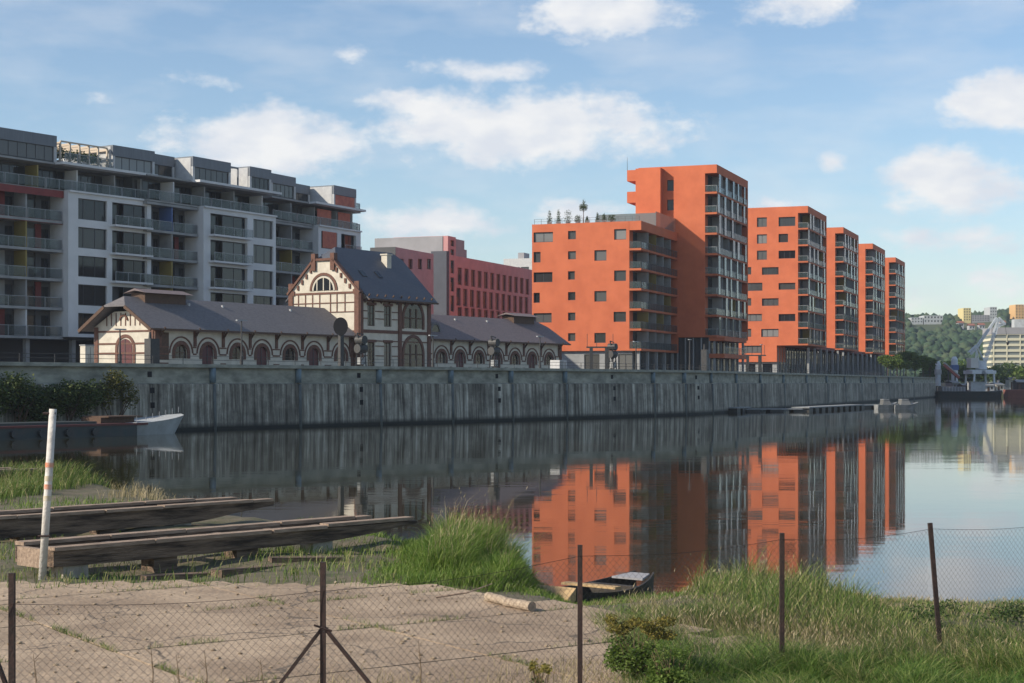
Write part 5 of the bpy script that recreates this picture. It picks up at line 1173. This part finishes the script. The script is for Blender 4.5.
for i in range(len(posts)-1):
    a, b_ = posts[i], posts[i+1]; d0, d1 = drop[i], drop[i+1]; L = (Vector((b_.x,b_.y))-Vector((a.x,a.y))).length; Hm = 1.22; cell = .068
    rs = random.Random(i)
    def srf(u, v, a=a, b_=b_, d0=d0, d1=d1, i=i, Hm=Hm, L=L):
        t_ = u/L; topz = a.z*(1-t_)+b_.z*t_ - (d0*(1-t_)+d1*t_) - .05*math.sin(math.pi*t_); x = a.x+(b_.x-a.x)*t_; y = a.y+(b_.y-a.y)*t_
        bul = .03*noise.noise((u*1.3, v*1.7, i)); return Vector((x+ .02*noise.noise((u*2,v*2,i+9)), y-.03+bul, topz - v*(Hm/1.22)))-fo
    m = MB()
    for sg in (1,-1):
        c = -Hm if sg == 1 else 0.0
        while c < L + (Hm if sg == -1 else 0):
            pts_ = []
            for k in range(13):
                v = Hm*k/12; u = c + v if sg == 1 else c - v
                if 0 <= u <= L: pts_.append(srf(u, v) + Vector((0,.0015*sg,0)))
            for q0, q1 in zip(pts_, pts_[1:]): m.tube(q0, q1, .00115, n=3, cap=False)
            c += cell
    mo = m.build('mesh_panel', galv, fence, recalc=False)
    m = MB(); 
    for v in (0.0,):
        pr = None
        for k in range(15):
            q = srf(L*k/14, v)
            if pr is not None: m.tube(pr, q, .0025, n=4, cap=False)
            pr = q
    m.build('line_wire', rust, fence, recalc=False)

# ------------------------------------------------------------------ grass and weeds
def blades(name, XY, h, w, material, lean=.35, zfun=gz, z_off=0.0, wind=(.12,.0), fan=1.0):
    n_ = len(XY); x, y = XY[:,0], XY[:,1]; z = zfun(x, y) + z_off - .02
    az_ = rng.uniform(0, 2*np.pi, n_); fa = rng.uniform(0, np.pi, n_)
    ln = rng.uniform(.05, lean, n_)*h
    dx, dy = np.cos(az_)*ln + wind[0]*h, np.sin(az_)*ln + wind[1]*h
    wx, wy = np.cos(fa)*w/2, np.sin(fa)*w/2
    P0 = np.stack([x,y,z],-1); P1 = P0 + np.stack([dx*.28,dy*.28,h*.5],-1); P2 = P0 + np.stack([dx*.75,dy*.75,h*.85],-1); P3 = P0 + np.stack([dx*1.35,dy*1.35,h*.98],-1)
    W = np.stack([wx,wy,0*wx],-1)
    V = np.stack([P0-W, P0+W, P1+W*.9, P1-W*.9, P2+W*.6, P2-W*.6, P3+W*.08, P3-W*.08], 1).reshape(-1,3)
    base = (np.arange(n_)*8)[:,None]; I = np.concatenate([base+np.array([[0,1,2,3]]), base+np.array([[3,2,4,5]]), base+np.array([[5,4,6,7]])], 1).reshape(-1)
    me = bpy.data.meshes.new(name); me.vertices.add(len(V)); me.vertices.foreach_set('co', V.astype(np.float32).ravel()); me.loops.add(len(I)); me.loops.foreach_set('vertex_index', I.astype(np.int32))
    me.polygons.add(n_*3); me.polygons.foreach_set('loop_start', np.arange(n_*3, dtype=np.int32)*4); me.update(calc_edges=True); me.materials.append(material)
    o = bpy.data.objects.new(name, me); col.objects.link(o); return o, P3
g_lush = ramp_mat('lush_grass', [(.055,.11,.014),(.09,.17,.022),(.15,.25,.036),(.21,.29,.055),(.34,.36,.13)], .55, transl=.35)
g_mix = ramp_mat('mixed_grass', [(.045,.095,.016),(.09,.16,.028),(.15,.23,.045),(.26,.28,.08),(.44,.37,.19)], .6, transl=.35)
g_deep = ramp_mat('deep_green_grass', [(.035,.08,.015),(.065,.14,.022),(.11,.20,.032),(.17,.26,.05),(.30,.32,.11)], .55, transl=.35)
g_dry = ramp_mat('dry_grass', [(.20,.17,.07),(.32,.26,.13),(.42,.34,.20),(.50,.41,.26)], .7, transl=.3)
def cloud(n_, x0, x1, y0, y1, f):
    out = []; got = 0
    while got < n_:
        x = rng.uniform(x0,x1,n_); y = rng.uniform(y0,y1,n_); k = rng.random(n_) < f(x,y); out.append(np.stack([x[k],y[k]],-1)); got += k.sum()
    return np.concatenate(out)[:n_]
def patch(x, y, s, o_=0): return np.clip((vn(x, y, s, o_)-.25)*1.9, 0, 1)
def seedheads(name, P3, frac, label):
    k = rng.random(len(P3)) < frac; P = P3[k]; n_ = len(P); L_ = rng.uniform(.04,.09,n_); a = rng.normal(size=(n_,3))*[.35,.35,.1] + [.25,0,1]; a /= np.linalg.norm(a,axis=1)[:,None]
    w = np.stack([np.cos(f_ := rng.uniform(0,3.14,n_)), np.sin(f_), 0*f_],-1)*.005
    V = np.stack([P - a*L_[:,None]*.2, P + a*L_[:,None]*.3 + w, P + a*L_[:,None], P + a*L_[:,None]*.3 - w],1).reshape(-1,3)
    o = quads(name, V, n_, g_dry); tag(o, label, 'grass', kind='stuff')
sm = lambda v, a, b_: np.clip((v-a)/(b_-a),0,1)
shore = lambda x: np.interp(x, SX, SY)
# clump by the end of the near beams
fA = lambda x, y: sm(x,-2.3,-1.2)*sm(.5-x,0,.35)*sm(y-(23.6-0*x),0,.8)*sm(shore(x)-y,-.2,.6)
XY = cloud(46000, -2.6, 1.1, 23.4, 34, lambda x,y: fA(x,y)*(.15+.85*patch(x,y,2.7,5))); hm = .08 + (.06+.95*vn(XY[:,0],XY[:,1],2.6)*(.35+.65*vn(XY[:,0],XY[:,1],6.0,3)))*sm(XY[:,0],-2.1,-1.0)*sm(.42-XY[:,0],.0,.6)*sm(XY[:,1],23.8,25.6)
o, P3 = blades('grass', XY, hm*rng.uniform(.45,1.25,len(XY)), .009, g_lush, .75); tag(o, 'tall lush green grass clump at the end of the near slipway beams', 'grass', kind='stuff')
k_ = rng.random(len(XY)) < .035; o, P4 = blades('grass_stalks', XY[k_ & (hm > .4)], hm[k_ & (hm > .4)]*1.45*rng.uniform(.7,1.1,(k_ & (hm > .4)).sum()), .007, g_dry, .3); tag(o, 'thin pale stalks standing up out of the lush clump by the slipway', 'grass', kind='stuff'); seedheads('grass_seedheads', P4, .9, 'pale seed heads above the lush clump by the slipway')
# bank along the shore on the right
fB = lambda x, y: sm(x,.6,1.6)*sm(y-(24.3-(x+.9)*1.22),0,.7)*sm(shore(x)-y,-.2,.5)*(.25+.75*patch(x,y,2.1))*(1-((x < 3.1) & (y > 25.6) & (x > .55)))
XY = cloud(70000, .6, 14, 16, 32, fB); hb_ = .08 + .46*sm(XY[:,0],2.4,3.3)*sm(4.9-XY[:,0],0,.9)*(.5+.5*patch(XY[:,0],XY[:,1],1.8,1.0)) + .07*sm(XY[:,0],7,10)
hb_ = hb_*np.where((XY[:,0] < 2.7) & (XY[:,1] > 22.0), .6, 1)
o, P3 = blades('grass', XY, hb_*(.5+.8*vn(XY[:,0],XY[:,1],4.5,2))*rng.uniform(.4,1.3,len(XY)), .0085, g_mix, .85); tag(o, 'mixed green and straw grass on the bank behind the fence', 'grass', kind='stuff')
seedheads('grass_seedheads', P3, .12, 'straw seed heads along the bank behind the fence')
XY = cloud(12000, .0, 5, 20, 31, lambda x,y: sm(x,.0,.6)*sm(y-(24.3-(x+.9)*1.22),0,.7)*sm(shore(x)-y,0,.5)*patch(x,y,1.3,2)); o, P3 = blades('grass', XY, .09*rng.uniform(.4,1.3,len(XY)), .010, g_lush, .8); tag(o, 'short fresh green grass around the punt', 'grass', kind='stuff')
# along the fence on the right
fC = lambda x, y: sm(x-(.95+.0*y),0,.8)*sm((25.2-(x+.9)*1.22)-y,-1.0,.5)*(1-.85*np.exp(-(((x-2.25)/.55)**2+((y-18.6)/1.5)**2)))*(1-.9*sm(x,4.6,5.6)*sm(15.7-y,-.0,.5))
XY = cloud(90000, .9, 9.5, 13.6, 21, fC); g2 = patch(XY[:,0],XY[:,1],1.7,.4); hc = (.06 + .16*g2 + .10*sm(XY[:,0],3.5,6.0))*(.55+.9*vn(XY[:,0],XY[:,1],5.5,1))
o, P3 = blades('grass', XY, hc*rng.uniform(.5,1.4,len(XY)), .0058, g_mix, 1.1, wind=(-.25,.1)); tag(o, 'long tangled grass growing along the right half of the fence', 'grass', kind='stuff')
XY = cloud(80000, .9, 9.5, 13.4, 18.6, lambda x,y: fC(x,y)*sm(18.6-y,0,2.5)); o, _ = blades('grass', XY, (.06+.34*vn(XY[:,0],XY[:,1],1.5,4)*vn(XY[:,0],XY[:,1],4,6)+.05*vn(XY[:,0],XY[:,1],9))*rng.uniform(.5,1.3,len(XY)), .0062, g_deep, 1.1, wind=(.2,-.1)); tag(o, 'dense green grass at the foot of the fence on the right', 'grass', kind='stuff')
XY = cloud(3400, 1.6, 9.5, 16.5, 24, lambda x,y: fC(x,y)*(.05+.95*patch(x,y,1.1,3)**2)); o, P3 = blades('grass', XY, (.24+.26*sm(XY[:,0],3.4,6)*vn(XY[:,0],XY[:,1],2,2))*rng.uniform(.6,1.25,len(XY)), .006, g_dry, .4, wind=(-.2,0)); tag(o, 'dry straw coloured grass stalks near the leaning fence post', 'grass', kind='stuff')
seedheads('grass_seedheads', P3, .5, 'dense dry seed heads near the leaning fence post')
# left bank
XY = cloud(20000, -19, -11.2, 40.5, 52.5, lambda x,y: sm(-12.2-x,0,1.2)*sm(shore(x)-y,-.3,.5)*sm(y,40.5,43)); o, P3 = blades('grass', XY, (.12+.55*vn(XY[:,0],XY[:,1],.9,2))*rng.uniform(.5,1.3,len(XY)), .017, g_mix, .7); seedheads('grass_seedheads', P3, .1, 'pale seed heads on the left bank behind the beams'); tag(o, 'tall grass on the left bank behind the second slipway beams', 'grass', kind='stuff')
XY = cloud(6000, -20, -7, 28, 42, lambda x,y: sm(-7.4-x,0,.8)*patch(x,y,.9)); o, P3 = blades('grass', XY, .14*rng.uniform(.4,1.3,len(XY)), .016, g_lush, .5); tag(o, 'short green grass between the slipway beams on the left', 'grass', kind='stuff')
XY = cloud(420, -10.6, -8.2, 41, 47, lambda x,y: sm(shore(x)-y,-.2,.5)*sm(y,41,43)); o, P3 = blades('grass', XY, .34*rng.uniform(.5,1.3,len(XY)), .014, g_dry, .5); tag(o, 'dry reeds standing behind the second slipway beams', 'reeds', kind='stuff'); seedheads('reed_seedheads', P3, .6, 'dry seed heads of the reeds behind the beams')
# around and under the near beams
fD = lambda x, y: sm(y-(23.2+0*x),-.1,.25)*sm(shore(x)-y,.1,.6)*(.15+.85*patch(x,y,2.6,.7)**2)
XY = cloud(3600, -9.5, -1.6, 23.2, 29.5, fD); o, P3 = blades('grass', XY, .13*rng.uniform(.4,1.6,len(XY)), .012, g_mix, .6); tag(o, 'short weeds and grass around the near slipway beams', 'weeds', kind='stuff')
XY = cloud(1800, -4.6, -1.5, 28, 35, lambda x,y: sm(shore(x)-y,-.2,.6)*patch(x,y,1.5,2)); o, P3 = blades('grass', XY, .15*rng.uniform(.4,1.3,len(XY)), .010, g_lush, .6); tag(o, 'bright green grass at the waterline between the slipway beams', 'grass', kind='stuff')
# weeds in the joints of the apron
J = np.array([(a, b_) for a, b_, c in JOINTS]); jj = []
for q in range(len(J)):
    if noise.noise((J[q,0]*.9, J[q,1]*.9, 7)) > .02: k = rng.integers(14, 110); dv = np.array([-sa, ca]) if JOINTS[q][2] else np.array([ca, sa]); jj.append(J[q] + dv*rng.uniform(-.05,.45,(k,1)) + rng.normal(size=(k,2))*.018)
XY = np.concatenate(jj)[:60000]; XY = XY[(XY[:,1] > 12.5)]
o, _ = blades('joint_weeds', XY, .055*rng.uniform(.4,1.8,len(XY)), .006, g_mix, 1.0, zfun=lambda x,y: .70+0*x); tag(o, 'small weeds growing in the joints of the concrete apron', 'weeds', kind='stuff')
XY = cloud(2600, -4.5, 1.2, 13.0, 17.2, lambda x,y: np.exp(-((x+1.1)/1.6)**2-((y-15.0)/.8)**2) + .8*np.exp(-((x-.6)/.6)**2-((y-16.2)/1.2)**2)); o, _ = blades('low_weeds', XY, .10*rng.uniform(.4,1.6,len(XY)), .006, g_dry, .7, zfun=lambda x,y: .70+0*x); tag(o, 'thin dry weeds along the foot of the fence on the concrete', 'weeds', kind='stuff')
# stones, clods and broad-leaved weeds
st = MB(); rr3 = random.Random(12)
for _ in range(900):
    x, y = rr3.uniform(-8.5,2), rr3.uniform(13.2,24.2)
    if not apron_in(x, y): continue
    st.sphere((x,y,.71), rr3.choice([.006,.008,.012,.02,.03])*rr3.uniform(.7,1.2), 1, .6, .4)
tag(st.build('loose_stones', mat('clod_brown', (.22,.16,.10), .95, (.40,.32,.22), 6), recalc=False), 'small stones and clods scattered over the concrete apron', 'stones', kind='stuff')
bl = []
for _ in range(240):
    x, y = rr3.uniform(.6,9), rr3.uniform(14.2,27)
    if y < 24.3-(x+.9)*1.22+.3 or y > float(shore(x))-.5: continue
    if y > 21: continue
    h = rr3.uniform(.05,.16); bl.append((x,y,float(gz(x,y))+h,rr3.uniform(.08,.24),rr3.uniform(.08,.2),h))
tag(leaves('broad_leaved_weeds', bl, 9000, .022, leaf_mid), 'broad-leaved weeds growing among the long grass behind the fence', 'weeds', kind='stuff')
# tall dry stalks at the bottom left
dead = mat('dead_stalk', (.16,.11,.06), .9)
for i, (px, pt_, h_, lb) in enumerate(((35,654,0,'short dead stalk just right of the leftmost fence post'),(152,642,0,'thin dead stalk between the two left fence posts'),(178,655,0,'bent dead stalk right of the thin one by the left fence'),(206,650,0,'dry stalk left of the braced fence post'),(262,660,0,'low dry stalk beside the left brace of the fence post'),(420,640,0,'thin dry stalk right of the braced fence post'))):
    top = at(px, pt_, 14.4); h = top.z-.7; t_ = empty('dead_stalk', (top.x,14.4,.70), 0, lb, 'stalk', 'dead stalks by the fence'); m = MB(); m.tube((0,0,0),(.01,0,h*.6),.006,.005,5).tube((.01,0,h*.6),(-.015,0,h),.005,.002,5); rr2 = random.Random(i)
    for k in range(7): z_ = h*rr2.uniform(.3,.98); m.tube((0,0,z_),(rr2.uniform(-.07,.07),rr2.uniform(-.04,.04),z_+rr2.uniform(.02,.08)),.003,.0015,4)
    m.build('stem', dead, t_)
# yellow flowering shrub by the fence
def leafy(name, px, D, top, base_z, wpx, label, low, high, n1=2600, n2=2200):
    p = at(px, top, D); w = wpx/F*D; h = p.z-base_z; t_ = empty(name, (p.x,D,base_z), 0, label, 'shrub')
    m = MB(); rr2 = random.Random(px)
    for k in range(16): m.tube((rr2.uniform(-.12,.12)*w,rr2.uniform(-.1,.1),0),(rr2.uniform(-.45,.45)*w,rr2.uniform(-.15,.15),h*rr2.uniform(.6,.9)),.006,.003,5)
    m.build('stem', MATS['dead_stalk'], t_)
    bl = [(p.x+rr2.uniform(-.35,.35)*w,D+rr2.uniform(-.12,.12),base_z+h*rr2.uniform(.15,.55),w*.2,.16,h*.2) for _ in range(9)]; leaves('foliage', bl, n1, .022, low, t_, (p.x,D,base_z))
    bl = [(p.x+rr2.uniform(-.42,.42)*w,D+rr2.uniform(-.12,.12),base_z+h*rr2.uniform(.72,.92),w*.12,.13,h*.08) for _ in range(14)]; leaves('flower_head', bl, n2, .013, high, t_, (p.x,D,base_z))
flow = ramp_mat('ochre_flowers', [(.08,.09,.02),(.18,.16,.03),(.28,.21,.05)], .8, transl=.2)
leafy('flowering_shrub', 640, 16.2, 614, .62, 72, 'large shrub with flat ochre yellow flower heads and green leaves by the fence', leaf_bright, flow, 3600, 5200)
leafy('flowering_shrub', 541, 14.6, 656, .70, 24, 'small reddish ochre weed growing from the concrete left of the third fence post', leaf_yel, flow, 350, 500)
leafy('leafy_weed', 672, 15.2, 640, .62, 60, 'low leafy green weed to the right of the yellow flowering shrub', leaf_bright, leaf_bright, 1800, 800)
# gravel by the lower right corner
gr = MB(); rr2 = random.Random(4)
for _ in range(260):
    x, y = rr2.uniform(4.4,9), rr2.uniform(14.6,15.9); gr.sphere((x,y,float(gz(x,y))+.01), rr2.uniform(.012,.035), 1, .6, .3)
tag(gr.build('gravel', pale_stone, recalc=False), 'strip of loose grey gravel at the lower right', 'gravel', kind='stuff')

# ------------------------------------------------------------------ air
hm_ = bpy.data.materials.new('thin_haze'); hm_.use_nodes = True; n, l = hm_.node_tree.nodes, hm_.node_tree.links; n.remove(n['Principled BSDF'])
pv_ = n.new('ShaderNodeVolumePrincipled'); pv_.inputs['Color'].default_value = (.80,.88,1,1); pv_.inputs['Density'].default_value = .00014; pv_.inputs['Anisotropy'].default_value = .2; l.new(pv_.outputs[0], n['Material Output'].inputs['Volume'])
tag(MB().box(-900,1500,-70,1600,-3.0,120).build('haze', hm_), 'thin pale summer haze over the river', 'haze', kind='stuff')
